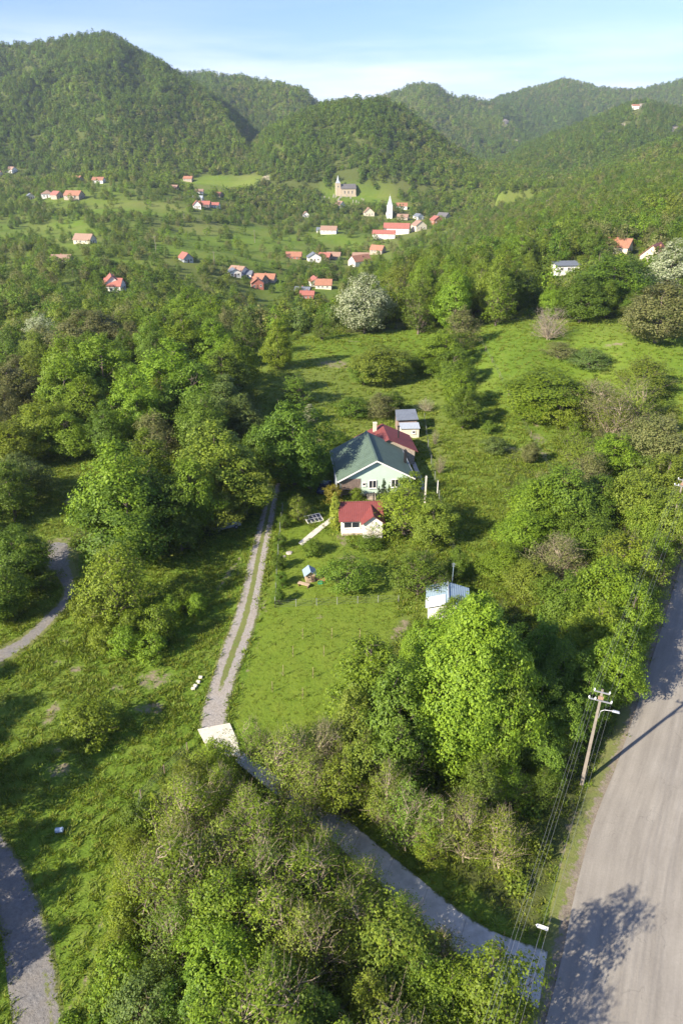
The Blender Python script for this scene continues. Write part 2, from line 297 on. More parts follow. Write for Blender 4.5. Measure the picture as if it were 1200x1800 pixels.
# ------------------------------------------------------------------ object helpers
def tag(o, label=None, cat=None, group=None, kind=None):
    if label: o['label'] = label
    if cat: o['category'] = cat
    if group: o['group'] = group
    if kind: o['kind'] = kind
    return o
def empty(name, loc, label=None, cat=None, group=None, rz=0):
    o = bpy.data.objects.new(name, None); col.objects.link(o); o.location = loc; o.rotation_euler = (0, 0, rz); o.empty_display_size = .3
    return tag(o, label, cat, group)
def npmesh(name, V, F, mats=(), mi=None, smooth=False):
    me = bpy.data.meshes.new(name); V = np.asarray(V, np.float32); F = np.asarray(F, np.int32); k = F.shape[1]
    me.vertices.add(len(V)); me.vertices.foreach_set('co', V.ravel())
    me.loops.add(F.size); me.loops.foreach_set('vertex_index', F.ravel())
    me.polygons.add(len(F)); me.polygons.foreach_set('loop_start', np.arange(0, F.size, k, dtype=np.int32)); me.polygons.foreach_set('loop_total', np.full(len(F), k, np.int32))
    if mi is not None: me.polygons.foreach_set('material_index', np.asarray(mi, np.int32))
    if smooth: me.polygons.foreach_set('use_smooth', np.ones(len(F), bool))
    for m in mats: me.materials.append(m)
    me.update(calc_edges=True); return me
def link(name, me, parent=None, loc=(0, 0, 0), rz=0):
    o = bpy.data.objects.new(name, me); col.objects.link(o); o.location = loc; o.rotation_euler = (0, 0, rz)
    if parent: o.parent = parent
    return o
class MB:
    def __init__(s): s.v = []; s.f = []; s.uv = []
    def face(s, pts, uv=None):
        b = len(s.v); s.v += [tuple(p) for p in pts]; s.f.append(tuple(range(b, b+len(pts)))); s.uv.append(uv)
    def box(s, c, d, rz=0, taper=1.0, M4=None):
        x, y, z = [q/2 for q in d]; R = Matrix.Rotation(rz, 4, 'Z')
        P = []
        for sz in (-1, 1):
            t = taper if sz > 0 else 1
            for sx, sy in ((-1, -1), (1, -1), (1, 1), (-1, 1)): 
                q = R @ Vector((sx*x*t, sy*y*t, sz*z)); q = (M4 @ q) if M4 else q; P.append(q+Vector(c))
        b = len(s.v); s.v += [tuple(p) for p in P]
        for f in ((0, 3, 2, 1), (4, 5, 6, 7), (0, 1, 5, 4), (1, 2, 6, 5), (2, 3, 7, 6), (3, 0, 4, 7)): s.f.append(tuple(b+i for i in f)); s.uv.append(None)
    def bar(s, a, b_, r, n=6, r2=None):
        a = Vector(a); b_ = Vector(b_); r2 = r if r2 is None else r2; d = (b_-a).normalized(); q = d.to_track_quat('Z', 'Y'); b = len(s.v)
        for p, rr in ((a, r), (b_, r2)):
            for k in range(n): s.v.append(tuple(p+q @ Vector((rr*math.cos(2*PI*k/n), rr*math.sin(2*PI*k/n), 0))))
        for k in range(n): s.f.append((b+k, b+(k+1) % n, b+n+(k+1) % n, b+n+k)); s.uv.append(None)
        s.f.append(tuple(b+k for k in reversed(range(n)))); s.uv.append(None); s.f.append(tuple(b+n+k for k in range(n))); s.uv.append(None)
    def slab(s, pts, th):
        """a thin plate: polygon pts extruded straight down by th; uv runs along the slope"""
        p = [Vector(q) for q in pts]; e = (p[1]-p[0]).normalized(); n = (p[1]-p[0]).cross(p[-1]-p[0]).normalized(); g = n.cross(e)
        uv = [((q-p[0]).dot(e), (q-p[0]).dot(g)) for q in p]
        lo = [q-Vector((0, 0, th)) for q in p]; s.face(p, uv); s.face(lo[::-1])
        for k in range(len(p)): s.face([p[k], lo[k], lo[(k+1) % len(p)], p[(k+1) % len(p)]])
    def prism(s, poly, z0, z1):
        lo = [(x, y, z0) for x, y in poly]; hi = [(x, y, z1) for x, y in poly]; s.face(lo[::-1]); s.face(hi)
        for k in range(len(poly)): j = (k+1) % len(poly); s.face([lo[k], lo[j], hi[j], hi[k]])
    def mesh(s, name, m):
        me = bpy.data.meshes.new(name); me.from_pydata(s.v, [], s.f)
        uvl = me.uv_layers.new(name='UVMap')
        for p, uv in zip(me.polygons, s.uv):
            if uv:
                for li, c in zip(p.loop_indices, uv): uvl.data[li].uv = c
        me.materials.append(m); me.update(); return me
    def build(s, name, m, parent=None, bevel=0):
        o = link(name, s.mesh(name, m), parent)
        if bevel: b = o.modifiers.new('bevel', 'BEVEL'); b.width = bevel; b.segments = 2; b.limit_method = 'ANGLE'
        return o

# ------------------------------------------------------------------ the ground sheet
def ellipse_mask(items, X=None, Y=None):
    X = GX if X is None else X; Y = GY if Y is None else Y; m = np.zeros(X.shape)
    for px, py, rx, ry, *a in items:
        cx, cy = G(px, py); an = math.radians(a[0]) if a else 0
        dx = X-cx; dy = Y-cy; q = ((dx*math.cos(an)+dy*math.sin(an))/rx)**2+((-dx*math.sin(an)+dy*math.cos(an))/ry)**2
        m = np.maximum(m, np.clip(1.25-.6*q, 0, 1))
    return m
def inpoly(px, py, poly):
    ins = np.zeros(np.shape(px), bool); j = len(poly)-1
    for i in range(len(poly)):
        xi, yi = poly[i]; xj, yj = poly[j]
        c = ((yi > py) != (yj > py)) & (px < (xj-xi)*(py-yi)/((yj-yi)+1e-9)+xi); ins ^= c; j = i
    return ins
def polydist(X, Y, pts):
    best = np.full(np.shape(X), 1e9)
    for (x0, y0), (x1, y1) in zip(pts[:-1], pts[1:]):
        dx, dy = x1-x0, y1-y0; t = np.clip(((X-x0)*dx+(Y-y0)*dy)/(dx*dx+dy*dy+1e-9), 0, 1)
        best = np.minimum(best, np.hypot(X-x0-t*dx, Y-y0-t*dy))
    return best
def fields(X, Y, Z):
    px, py = project(X, Y, Z)
    near = Y < 235
    # clearings in the far land, as outlines on the ground
    clr = [[(-40, 392), (60, 398), (130, 385), (185, 405), (178, 432), (110, 442), (60, 425), (-40, 430)], [(150, 350), (240, 352), (335, 364), (320, 380), (165, 374)],
     [(265, 440), (300, 405), (340, 392), (450, 398), (470, 425), (445, 452), (380, 458), (285, 450)], [(400, 405), (470, 400), (520, 415), (560, 452), (505, 470), (440, 470), (400, 440)],
     [(535, 412), (600, 412), (650, 430), (640, 442), (560, 436)], [(160, 455), (300, 458), (300, 475), (200, 480)], [(886, 488), (945, 482), (975, 492), (955, 515), (925, 540), (890, 525)],
     [(-40, 560), (62, 556), (70, 580), (-40, 600)], [(430, 545), (545, 540), (520, 556), (440, 572)], [(300, 320), (400, 300), (470, 310), (440, 335), (350, 345)], [(560, 335), (690, 340), (720, 365), (560, 362)],
     [(10, 480), (60, 474), (80, 490), (20, 500)], [(10, 440), (90, 452), (60, 466), (0, 462)], [(170, 335), (215, 325), (205, 345), (160, 345)], [(90, 500), (180, 505), (170, 520), (90, 520)]]
    m = np.zeros(np.shape(X), bool)
    for c in clr: m |= inpoly(px, py, c)
    m &= ~near & (Y < 1100)
    return px, py, m
gpx, gpy, gclear = fields(GX, GY, GZ)
LAWN = [(475, 900), (560, 930), (690, 1000), (700, 1100), (650, 1290), (410, 1290), (455, 1100), (490, 960)]
lawn = inpoly(gpx, gpy, LAWN) & (GY < 110)
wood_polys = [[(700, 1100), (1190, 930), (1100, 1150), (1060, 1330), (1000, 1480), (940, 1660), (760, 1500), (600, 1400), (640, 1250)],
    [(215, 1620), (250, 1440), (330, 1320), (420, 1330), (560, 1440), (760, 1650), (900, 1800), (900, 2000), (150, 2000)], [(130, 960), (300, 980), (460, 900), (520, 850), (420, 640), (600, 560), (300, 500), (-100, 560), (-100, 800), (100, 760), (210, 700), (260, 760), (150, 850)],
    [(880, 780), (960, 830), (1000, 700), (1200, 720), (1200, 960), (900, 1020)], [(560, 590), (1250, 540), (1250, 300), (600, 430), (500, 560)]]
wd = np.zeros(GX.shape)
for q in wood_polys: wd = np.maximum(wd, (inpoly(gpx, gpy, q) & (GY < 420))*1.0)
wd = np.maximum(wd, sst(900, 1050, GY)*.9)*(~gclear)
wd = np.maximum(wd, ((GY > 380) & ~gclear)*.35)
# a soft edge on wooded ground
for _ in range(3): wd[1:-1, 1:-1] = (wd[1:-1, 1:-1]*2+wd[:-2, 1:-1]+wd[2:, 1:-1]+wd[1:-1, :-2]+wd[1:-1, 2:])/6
DIRT = [(265, 1245, 1.7, .9), (268, 1195, 2.2, 1.7), (600, 945, .8, 2.6, 10), (608, 982, 1.8, 1.2), (705, 1105, .9, 2.6, -25), (563, 775, 1.6, 1.2), (585, 640, 5, 3.5), (690, 850, 3.0, 1.2), (650, 868, 5, .9), (600, 905, .9, 3),
    (95, 970, 3.6, 5), (105, 1010, 3, 3), (115, 1128, .9, .7), (100, 1165, .7, .7), (90, 1255, .8, 1.8), (105, 1355, 1.3, .9), (100, 1320, .6, .6), (135, 1175, .8, .8), (125, 880, 1.2, 2), (175, 775, 1.5, 1.2), (495, 1185, .5, .4), (945, 770, 1.6, 2.6), (940, 745, 1, 2), (955, 800, 1, 2.2), (895, 790, 2.6, 1.4),
    (205, 1210, .8, .8), (1010, 1500, 1.3, 5, -18), (1075, 1340, 1.2, 4, -18), (400, 1010, .5, 5, -15), (440, 1100, .6, 6, -12), (1080, 605, 3, 1.5), (560, 1085, .7, .5), (620, 600, 3, 1)]
dirt = ellipse_mask(DIRT)
def trail(pts, wdt): 
    g = [G(*p) for p in pts]; return np.clip(1.2-polydist(GX, GY, g)/wdt*.6, 0, 1)
msk = GY < 200
dirt = np.maximum(dirt, trail([(110, 1790), (150, 1730), (170, 1650), (205, 1530), (225, 1440), (240, 1380)], .28)*msk*.85)
for tp in ([(338, 1284), (340, 1250), (356, 1200), (376, 1140), (398, 1085), (414, 1030), (428, 970)], [(414, 1276), (416, 1245), (428, 1195), (450, 1135), (465, 1085), (474, 1030), (484, 970)]): dirt = np.maximum(dirt, trail(tp, .6)*msk*.6)
dirt = np.maximum(dirt, trail([(965, 800), (945, 750), (905, 690), (880, 620)], .35)*msk*.7)
rocks = np.zeros(GX.shape)
for px, py, rx, ry in ((884, 216, 8, 7), (1122, 186, 14, 4), (905, 248, 10, 2.5), (870, 262, 7, 2), (1180, 228, 10, 7), (1092, 222, 8, 5), (1070, 234, 12, 3), (967, 357, 14, 5), (990, 362, 12, 3), (668, 268, 7, 4), (1122, 158, 8, 3), (470, 312, 8, 3)):
    rocks = np.maximum(rocks, sst(1.3, .6, np.hypot((gpx-px)/rx, (gpy-py)/ry)+fbm(gpx/6, gpy/6, 3, 3)-.45)*(GY > 250))
nv, nu = GX.shape
idx = np.arange(nv*nu).reshape(nv, nu)
F = np.stack([idx[:-1, :-1], idx[:-1, 1:], idx[1:, 1:], idx[1:, :-1]], -1).reshape(-1, 4)
me = npmesh('meadow', np.stack([GX, GY, GZ], -1).reshape(-1, 3), F, (M['ground'],), smooth=True)
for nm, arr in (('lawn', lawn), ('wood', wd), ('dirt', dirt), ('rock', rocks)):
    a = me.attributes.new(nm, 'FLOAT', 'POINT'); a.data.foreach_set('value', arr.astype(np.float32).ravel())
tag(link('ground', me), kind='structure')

# ------------------------------------------------------------------ draped strips
SHEETS = []
def smooth_line(pts, n=8):
    P = [Vector((p[0], p[1], 0)) for p in pts]; P = [P[0]*2-P[1]]+P+[P[-1]*2-P[-2]]; o = []
    for i in range(1, len(P)-2):
        for k in range(n):
            t = k/n; a, b, c, d = P[i-1:i+3]
            o.append(.5*((2*b)+(c-a)*t+(2*a-5*b+4*c-d)*t*t+(3*b-a-3*c+d)*t**3))
    o.append(P[-2]); return [(q.x, q.y) for q in o]
def strip(name, Lp, Rp, mat, lift, nc=8, grassy=None, ns=400, flat=False):
    """sheet between two ground outlines"""
    def resample(p, n):
        p = np.array(p); d = np.r_[0, np.cumsum(np.hypot(*np.diff(p, axis=0).T))]; t = np.linspace(0, d[-1], n); return np.stack([np.interp(t, d, p[:, 0]), np.interp(t, d, p[:, 1])], 1), t
    A, t = resample(Lp, ns); B, _ = resample(Rp, ns); s = np.linspace(0, 1, nc)[None, :, None]
    Pt = A[:, None]*(1-s)+B[:, None]*s; Z = hz(Pt[..., 0], Pt[..., 1])+(lift if grassy is None else lift*np.clip(np.minimum(s, 1-s)[..., 0]*14-.4, -.5, 1))
    V = np.concatenate([Pt, Z[..., None]], -1).reshape(-1, 3); i = np.arange(ns*nc).reshape(ns, nc)
    F = np.stack([i[:-1, :-1], i[:-1, 1:], i[1:, 1:], i[1:, :-1]], -1).reshape(-1, 4)
    me = npmesh(name, V, F, (mat,), smooth=True)
    if grassy is not None:
        a = me.attributes.new('grassy', 'FLOAT', 'POINT'); S = np.broadcast_to(np.linspace(0, 1, nc)[None], (ns, nc)); T = np.broadcast_to(np.linspace(0, 1, ns)[:, None], (ns, nc))
        a.data.foreach_set('value', grassy(S, T).astype(np.float32).ravel())
    uv = me.uv_layers.new(name='UVMap'); wdt = float(np.hypot(*(A[0]-B[0])))
    uu = np.broadcast_to(np.linspace(0, 1, nc)[None], (ns, nc)).ravel(); vv = np.broadcast_to(t[:, None], (ns, nc)).ravel()
    uv.data.foreach_set('uv', np.stack([uu[F.ravel()], vv[F.ravel()]], 1).astype(np.float32).ravel())
    ins_ = .0 if grassy is None else .17
    SHEETS.append(np.concatenate([A*(1-ins_)+B*ins_, (B*(1-ins_)+A*ins_)[::-1]]))
    if np.cross(Pt[0, 1]-Pt[0, 0], Pt[1, 0]-Pt[0, 0]) < 0: me.flip_normals()
    return tag(link(name, me), kind='structure')
def offset(pts, d):
    o = []
    for i, p in enumerate(pts):
        a = pts[max(0, i-1)]; b = pts[min(len(pts)-1, i+1)]; t = Vector((b[0]-a[0], b[1]-a[1])).normalized(); o.append((p[0]+t.y*d, p[1]-t.x*d))
    return o
# main road: left edge read from the photograph
re = [G(935, 1900), G(957, 1800), G(985, 1690), G(1012, 1560), G(1045, 1440), G(1085, 1340), G(1122, 1230), G(1160, 1110), G(1198, 985)]
d = Vector((re[-1][0]-re[-2][0], re[-1][1]-re[-2][1])).normalized(); last = re[-1]
re = [(re[0][0]-2.2, re[0][1]-9), ] + re + [(last[0]+d.x*k+.0022*k*k, last[1]+d.y*k) for k in (15, 35, 60)]
RE = smooth_line(re, 8)
strip('road', RE, offset(RE, 9.4), M['asphalt'], .10, 14)
strip('road_shoulder', offset(RE, -1.5), offset(RE, .25), M['dirtgravel'], .06, 12, lambda S, T: .95-.75*S)
strip('road_verge', offset(RE, 9.2), offset(RE, 11.5), M['gravel'], .06, 8, lambda S, T: S*1.0)
# white line at the far road edge is worn away; leave the surface plain
# gravel track with two ruts
tl = [G(349, 1284), G(350, 1255), G(366, 1200), G(386, 1140), G(408, 1085), G(424, 1030), G(438, 970), G(450, 925), G(462, 880), G(470, 850)]
tr_ = [G(404, 1276), G(406, 1245), G(418, 1195), G(440, 1135), G(455, 1085), G(464, 1030), G(474, 970), G(482, 925), G(490, 880), G(497, 850)]
def ruts(S, T):
    g = np.clip(1.25-np.abs(S-.5)/.15, 0, 1)*1.0*sst(.03, .16, T)*.95
    e = np.clip((np.abs(S-.5)-.27)/.23, 0, 1)
    return np.maximum(g, e)
strip('gravel_track', smooth_line(tl), smooth_line(tr_), M['gravel'], .05, 28, ruts)
def edgy(S, T): return .30+np.maximum(np.clip((np.abs(S-.5)-.20)/.28, 0, 1), np.clip((np.abs(T-.5)-.47)/.03, 0, 1))
strip('gravel_path', smooth_line([G(-60, 1440), G(-30, 1560), G(0, 1650), G(12, 1740), G(30, 1880)]), smooth_line([G(-15, 1435), G(40, 1510), G(78, 1590), G(104, 1690), G(125, 1850)]), M['greygravel'], .05, 24, lambda S, T: np.maximum(np.clip((S-.74)/.26, 0, 1), np.exp(-((S-.72)/.1)**2)*.5*sst(.5, .8, T)))
strip('gravel_lane', smooth_line([G(-30, 1140), G(30, 1120), G(75, 1080), G(110, 1035), G(60, 985), G(70, 960), G(95, 950)]), smooth_line([G(-30, 1195), G(45, 1145), G(100, 1095), G(140, 1040), G(140, 1000), G(140, 970), G(125, 952)]), M['greygravel'], .05, 20, edgy)
# concrete ramp from the road up to the gate slab
up = [G(425, 1322), G(470, 1352), G(540, 1398), G(610, 1442), G(700, 1515), G(780, 1580), G(860, 1635), G(962, 1672)]
lo = [G(412, 1338), G(450, 1370), G(512, 1420), G(568, 1468), G(645, 1535), G(728, 1612), G(818, 1690), G(945, 1775)]
strip('concrete_ramp', smooth_line(up), smooth_line(lo), ramp_mat(), .08, 10)
def slab_thing(name, pix, th, mat, label=None, cat=None, lift=.05, kind=None):
    g = [G(*p) for p in pix]; z = max(h1(*q) for q in g)+lift; cx = sum(q[0] for q in g)/len(g); cy = sum(q[1] for q in g)/len(g)
    mb = MB(); mb.prism([(q[0]-cx, q[1]-cy) for q in g][::-1], 0, th); o = mb.build(name, mat, None, .02); o.location = (cx, cy, z-.1); return tag(o, label, cat, None, kind)
slab_thing('concrete_apron', [(348, 1284), (404, 1273), (416, 1300), (424, 1330), (372, 1330)], .22, M['paleconc'], kind='structure')
# garden paths
strip('garden_path', [G(524, 955), G(550, 933), G(583, 908)], [G(531, 960), G(558, 938), G(588, 913)], M['paleconc'], .06, 4, ns=30)
strip('side_path', [G(722, 812), G(733, 840), G(740, 862)], [G(729, 812), G(741, 840), G(749, 862)], M['concrete'], .07, 4, ns=30)

# ------------------------------------------------------------------ label queue: look first, then place; an ordinal only among look-alikes
QUEUE = []
ORD = ['leftmost', 'second from left', 'third from left', 'fourth from left', 'fifth from left', 'sixth from left', 'seventh from left', 'eighth from left', 'ninth from left', 'tenth from left',
 'eleventh from left', 'twelfth from left', 'thirteenth from left', 'fourteenth from left', 'fifteenth from left', 'sixteenth from left']
def queue(o, desc, place): QUEUE.append((o, desc, place, project(o.location.x, o.location.y, o.location.z)[0]))
def resolve():
    d = {}
    for q in QUEUE: d.setdefault((q[1], q[2]), []).append(q)
    for (desc, place), L_ in d.items():
        L_.sort(key=lambda q: q[3])
        for k, q in enumerate(L_):
            if len(L_) == 1: q[0]['label'] = desc+' '+place
            elif len(L_) == 2: q[0]['label'] = desc+' '+place+', '+('the left one' if k == 0 else 'the right one')
            elif k == len(L_)-1: q[0]['label'] = desc+' '+place+', rightmost'
            else: q[0]['label'] = desc+' '+place+', '+ORD[min(k, 15)]

# ------------------------------------------------------------------ trees
def unit(a): return a/(np.linalg.norm(a, axis=-1, keepdims=True)+1e-9)
def leaves(P, Nn, size, r, asp=.62):
    n = len(P); a = unit(np.cross(Nn, r.normal(size=(n, 3)))); b = np.cross(Nn, a); s = (size*r.uniform(.6, 1.35, n))[:, None]
    V = np.stack([P-a*s*.5, P+b*s*asp*.5+Nn*s*.06, P+a*s*.5, P-b*s*asp*.5+Nn*s*.06], 1).reshape(-1, 3)
    return V, np.arange(n*4).reshape(n, 4)
def tube(pts, rad, n=5):
    pts = np.asarray(pts, float); V = []; F = []
    for i, p in enumerate(pts):
        t = unit(pts[min(i+1, len(pts)-1)]-pts[max(i-1, 0)]); a = unit(np.cross(t, [.31, .95, .1])); b = np.cross(t, a)
        for k in range(n): V.append(p+rad[i]*(a*math.cos(2*PI*k/n)+b*math.sin(2*PI*k/n)))
    for i in range(len(pts)-1):
        for k in range(n): F.append((i*n+k, i*n+(k+1) % n, (i+1)*n+(k+1) % n, (i+1)*n+k))
    return np.array(V), np.array(F)
def join(parts):
    V = []; F = []; o = 0
    for v, f in parts: V.append(v); F.append(f+o); o += len(v)
    return np.concatenate(V), np.concatenate(F)
def profile(shape, t):
    t = np.clip(t, 0, 1)
    if shape == 'round': return np.sin(PI*(t*.92+.06)**.85)**.6
    if shape == 'ovate': return np.sin(PI*(t*.94+.05)**.62)**.75
    if shape == 'column': return (np.sin(PI*(t*.9+.08)**.8)**.45)*(1-.35*t)
    if shape == 'cone': return (1-t)**.8*sst(-.02, .08, t)+.05
    if shape == 'spread': return np.sin(PI*(t*.8+.14))**.5
    return np.sin(PI*t)**.5
def make_tree(seed, h=10, R=3.6, shape='round', cb=.18, clumps=130, per=90, leaf=.30, cr=.95, limbs=True, twigs=0, inner=.45, stems=1, lump=.5):
    r = np.random.default_rng(seed); H0 = cb*h; T_ = []; W = []
    t = r.beta(1.15, 1.05, clumps*3); keep = r.uniform(0, 1, len(t)) < profile(shape, t)+.08; t = t[keep][:clumps]; n = len(t)
    th = r.uniform(0, 2*PI, n); lm = 1-lump*.5+lump*vn(th*1.3+seed, t*3.5, seed)
    lm2 = 1-lump*.35+lump*.7*vn(np.cos(th)*1.6+9, np.sin(th)*1.6+t*2, seed+5)
    f = (1-inner*r.uniform(0, 1, n)**1.6)*lm*lm2; rad = R*profile(shape, t)*f
    C = np.stack([rad*np.cos(th), rad*np.sin(th), H0+(h-H0)*t*(.93+.1*vn(th*2, t*2, seed))], 1)
    crs = cr*r.uniform(.6, 1.3, n)*(.75+.4*profile(shape, t))
    cen = np.array([0, 0, H0+(h-H0)*.42])
    P = []; Nn = []
    for c, q in zip(C, crs):
        m = int(per*r.uniform(.6, 1.3)*(q/cr)**1.3)+3; g = unit(r.normal(size=(m, 3)))*(r.uniform(.25, 1, m)**.6)[:, None]*q*np.array([1, 1, .62])
        out_ = unit(c-cen); P.append(c+g); Nn.append(unit(out_*.7+unit(g)*.55+np.array([0, 0, .5])+r.normal(size=(m, 3))*.42))
    P = np.concatenate(P); Nn = np.concatenate(Nn); k = P[:, 2] > .1; crown = leaves(P[k], Nn[k], leaf, r)
    for s_ in range(stems):
        a = 2*PI*s_/max(stems, 1)+r.uniform(0, 1); off = np.array([math.cos(a), math.sin(a), 0])*(R*.28 if stems > 1 else 0); top = h*(.86 if stems == 1 else r.uniform(.6, .85))
        ks = np.linspace(0, 1, 7); wob = r.normal(size=(7, 3))*[.02*h, .02*h, 0]; wob[0] = 0
        pts = ks[:, None]*np.array([0, 0, top])+off*(.25+ks[:, None]*1.5 if stems > 1 else 0)+wob; pts[0, 2] = -.5
        rr = h*(.021 if stems == 1 else .011)*(1-ks*.86); rr[0] *= 1.3; W.append(tube(pts, rr, 6 if limbs else 4)); T_.append(pts)
    if limbs:
        nl = min(n, 26+twigs); 
        for i in r.choice(n, nl, replace=False):
            c = C[i]; pts = T_[r.integers(len(T_))]; d_ = np.hypot(*(c[:2])); zs = max(H0*.5, c[2]-d_*(r.uniform(.7, 1.3) if not twigs else r.uniform(1.2, 2.4))); zs = min(zs, pts[-1, 2]*.95)
            a = np.array([np.interp(zs, pts[:, 2], pts[:, j]) for j in range(3)]); mid = (a+c)/2+np.array([0, 0, -.06*h*r.uniform(.2, 1)])*.5+r.normal(size=3)*.02*h
            r0 = h*(.0085 if not twigs else .006)*r.uniform(.6, 1.2)*(1-.5*zs/h); W.append(tube([a, mid, c], [r0, r0*.65, r0*.22], 4))
            for _ in range(3 if twigs else 1):
                e = c+unit(r.normal(size=3)+[0, 0, .9])*cr*r.uniform(.9, 1.7); b0 = mid+(c-mid)*r.uniform(.2, .9); W.append(tube([b0, (b0+e)/2+r.normal(size=3)*.07, e], [r0*.42, r0*.3, r0*.12], 3))
    return join(W), crown
PROTO = {}
def proto(key, **kw):
    base = dict(h=kw.get('h', 10), R=kw.get('R', 3.6)); tw, cw = make_tree(**kw)
    PROTO[key] = (npmesh(key+'_trunk', *tw, (BARK,), smooth=True), npmesh(key+'_crown', *cw, (LEAF['mid'],)), base['h'], base['R'])
for s_ in range(3): proto(f'round{s_}', seed=11+s_, h=10, R=3.7, shape='round', cb=.10, clumps=210, per=78, leaf=.25, cr=.88, lump=.85)
for s_ in range(3): proto(f'ovate{s_}', seed=21+s_, h=12, R=3.3, shape='ovate', cb=.07, clumps=240, per=74, leaf=.25, cr=.85, lump=.85)
for s_ in range(2): proto(f'loose{s_}', seed=31+s_, h=10, R=3.4, shape='ovate', cb=.12, clumps=160, per=46, leaf=.23, cr=.8, twigs=30, inner=.7, lump=.9)
for s_ in range(3): proto(f'sparse{s_}', seed=41+s_, h=10, R=2.9, shape='ovate', cb=.22, clumps=200, per=24, leaf=.19, cr=.85, twigs=70, inner=.85, lump=.7, stems=2+s_ % 2)
for s_ in range(2): proto(f'shrub{s_}', seed=51+s_, h=3, R=1.7, shape='spread', cb=.03, clumps=90, per=50, leaf=.17, cr=.48, stems=4, inner=.7, lump=.8)
for s_ in range(2): proto(f'spread{s_}', seed=61+s_, h=5, R=2.9, shape='spread', cb=.20, clumps=120, per=60, leaf=.19, cr=.62, inner=.6, lump=.7)
proto('maple0', seed=81, h=19, R=7, shape='ovate', cb=.06, clumps=640, per=130, leaf=.28, cr=1.12, lump=.8)
proto('column0', seed=71, h=5.5, R=.72, shape='column', cb=.0, clumps=230, per=42, leaf=.12, cr=.24, limbs=False, inner=.4, lump=.15)
proto('cone0', seed=72, h=3.6, R=.6, shape='cone', cb=.0, clumps=120, per=40, leaf=.12, cr=.22, limbs=False, inner=.4, lump=.3)
proto('bare0', seed=73, h=5, R=2.6, shape='spread', cb=.08, clumps=150, per=9, leaf=.13, cr=.5, twigs=110, stems=5, inner=.8, lump=.6)
proto('sapling0', seed=74, h=1.6, R=.35, shape='ovate', cb=.25, clumps=14, per=12, leaf=.10, cr=.16, limbs=False)
FORM = {'maple': 'huge leafy tree', 'round': 'round-crowned tree', 'ovate': 'tall tree', 'loose': 'open-crowned tree', 'sparse': 'bare-branched thin tree', 'shrub': 'bush', 'spread': 'low spreading tree', 'column': 'columnar conifer', 'cone': 'small pointed conifer', 'bare': 'leafless bush', 'sapling': 'sapling'}
NAME = {'maple': 'broadleaf_tree', 'round': 'broadleaf_tree', 'ovate': 'broadleaf_tree', 'loose': 'broadleaf_tree', 'sparse': 'young_tree', 'shrub': 'bush', 'spread': 'orchard_tree', 'column': 'columnar_conifer', 'cone': 'small_conifer', 'bare': 'bare_bush', 'sapling': 'sapling'}
CAT = {'maple': 'tree', 'round': 'tree', 'ovate': 'tree', 'loose': 'tree', 'sparse': 'tree', 'shrub': 'bush', 'spread': 'tree', 'column': 'conifer', 'cone': 'conifer', 'bare': 'bush', 'sapling': 'sapling'}
CN = {'lime': 'bright', 'pale': 'pale', 'fresh': 'fresh green', 'yellow': 'yellow-green', 'olive': 'olive green', 'dark': 'deep green', 'mid': 'mid-green', 'blue': 'blue-green', 'brown': 'brownish', 'blossom': 'white-flowering', 'grey': 'grey', 'gold': 'golden', 'thuja': 'lime green', 'pine': 'dark green'}
BASES = []
_cnt = [0]
def plant(x, y, h, R, form, color, place=None, label=None, group=None):
    keys = [k for k in PROTO if k.rstrip('0123456789') == form]; k = keys[_cnt[0] % len(keys)]; _cnt[0] += 1
    tm, cm, h0, R0 = PROTO[k]
    t = empty(NAME[form], (x, y, h1(x, y)), None, CAT[form], group, rz=random.uniform(0, 6.28)); t.scale = (R/R0, R/R0*random.uniform(.92, 1.08), h/h0)
    for nm, me_, mt in (('trunk', tm, PALEBARK if form in ('sparse', 'bare') else BARK), ('crown', cm, LEAF[color])):
        o = link(nm, me_, t); o.material_slots[0].link = 'OBJECT'; o.material_slots[0].material = mt
    if label: t['label'] = label
    else: queue(t, CN[color]+' '+FORM[form], place)
    BASES.append((x, y, R)); return t
def T(px, top, h, wpx, form, color, place=None, label=None, group=None):
    x, y = G(px, top, h); z = h1(x, y); dep = y*CP-(z+h*.6-CAM_H)*SP; return plant(x, y, h, wpx/2*dep/FOC/.92, form, color, place, label, group)
RAMPLINE = [((G(*a)[0]+G(*b)[0])/2, (G(*a)[1]+G(*b)[1])/2) for a, b in zip(up, lo)]
def TB(px, base, h, wpx, form, color, place=None, label=None, group=None):
    x, y = G(px, base); dep = y*CP-(h1(x, y)+h*.6-CAM_H)*SP; return plant(x, y, h, wpx/2*dep/FOC/.92, form, color, place, label, group)
NOTREE = [[(420, 650), (480, 612), (600, 594), (700, 590), (860, 582), (1000, 562), (1260, 560), (1260, 670), (1150, 690), (1000, 640), (900, 655), (880, 700), (925, 770), (910, 850), (880, 930), (800, 985), (740, 760), (560, 765), (430, 750)], [(-20, 960), (90, 830), (225, 715), (235, 740), (150, 860), (130, 950), (-20, 1100)], LAWN]
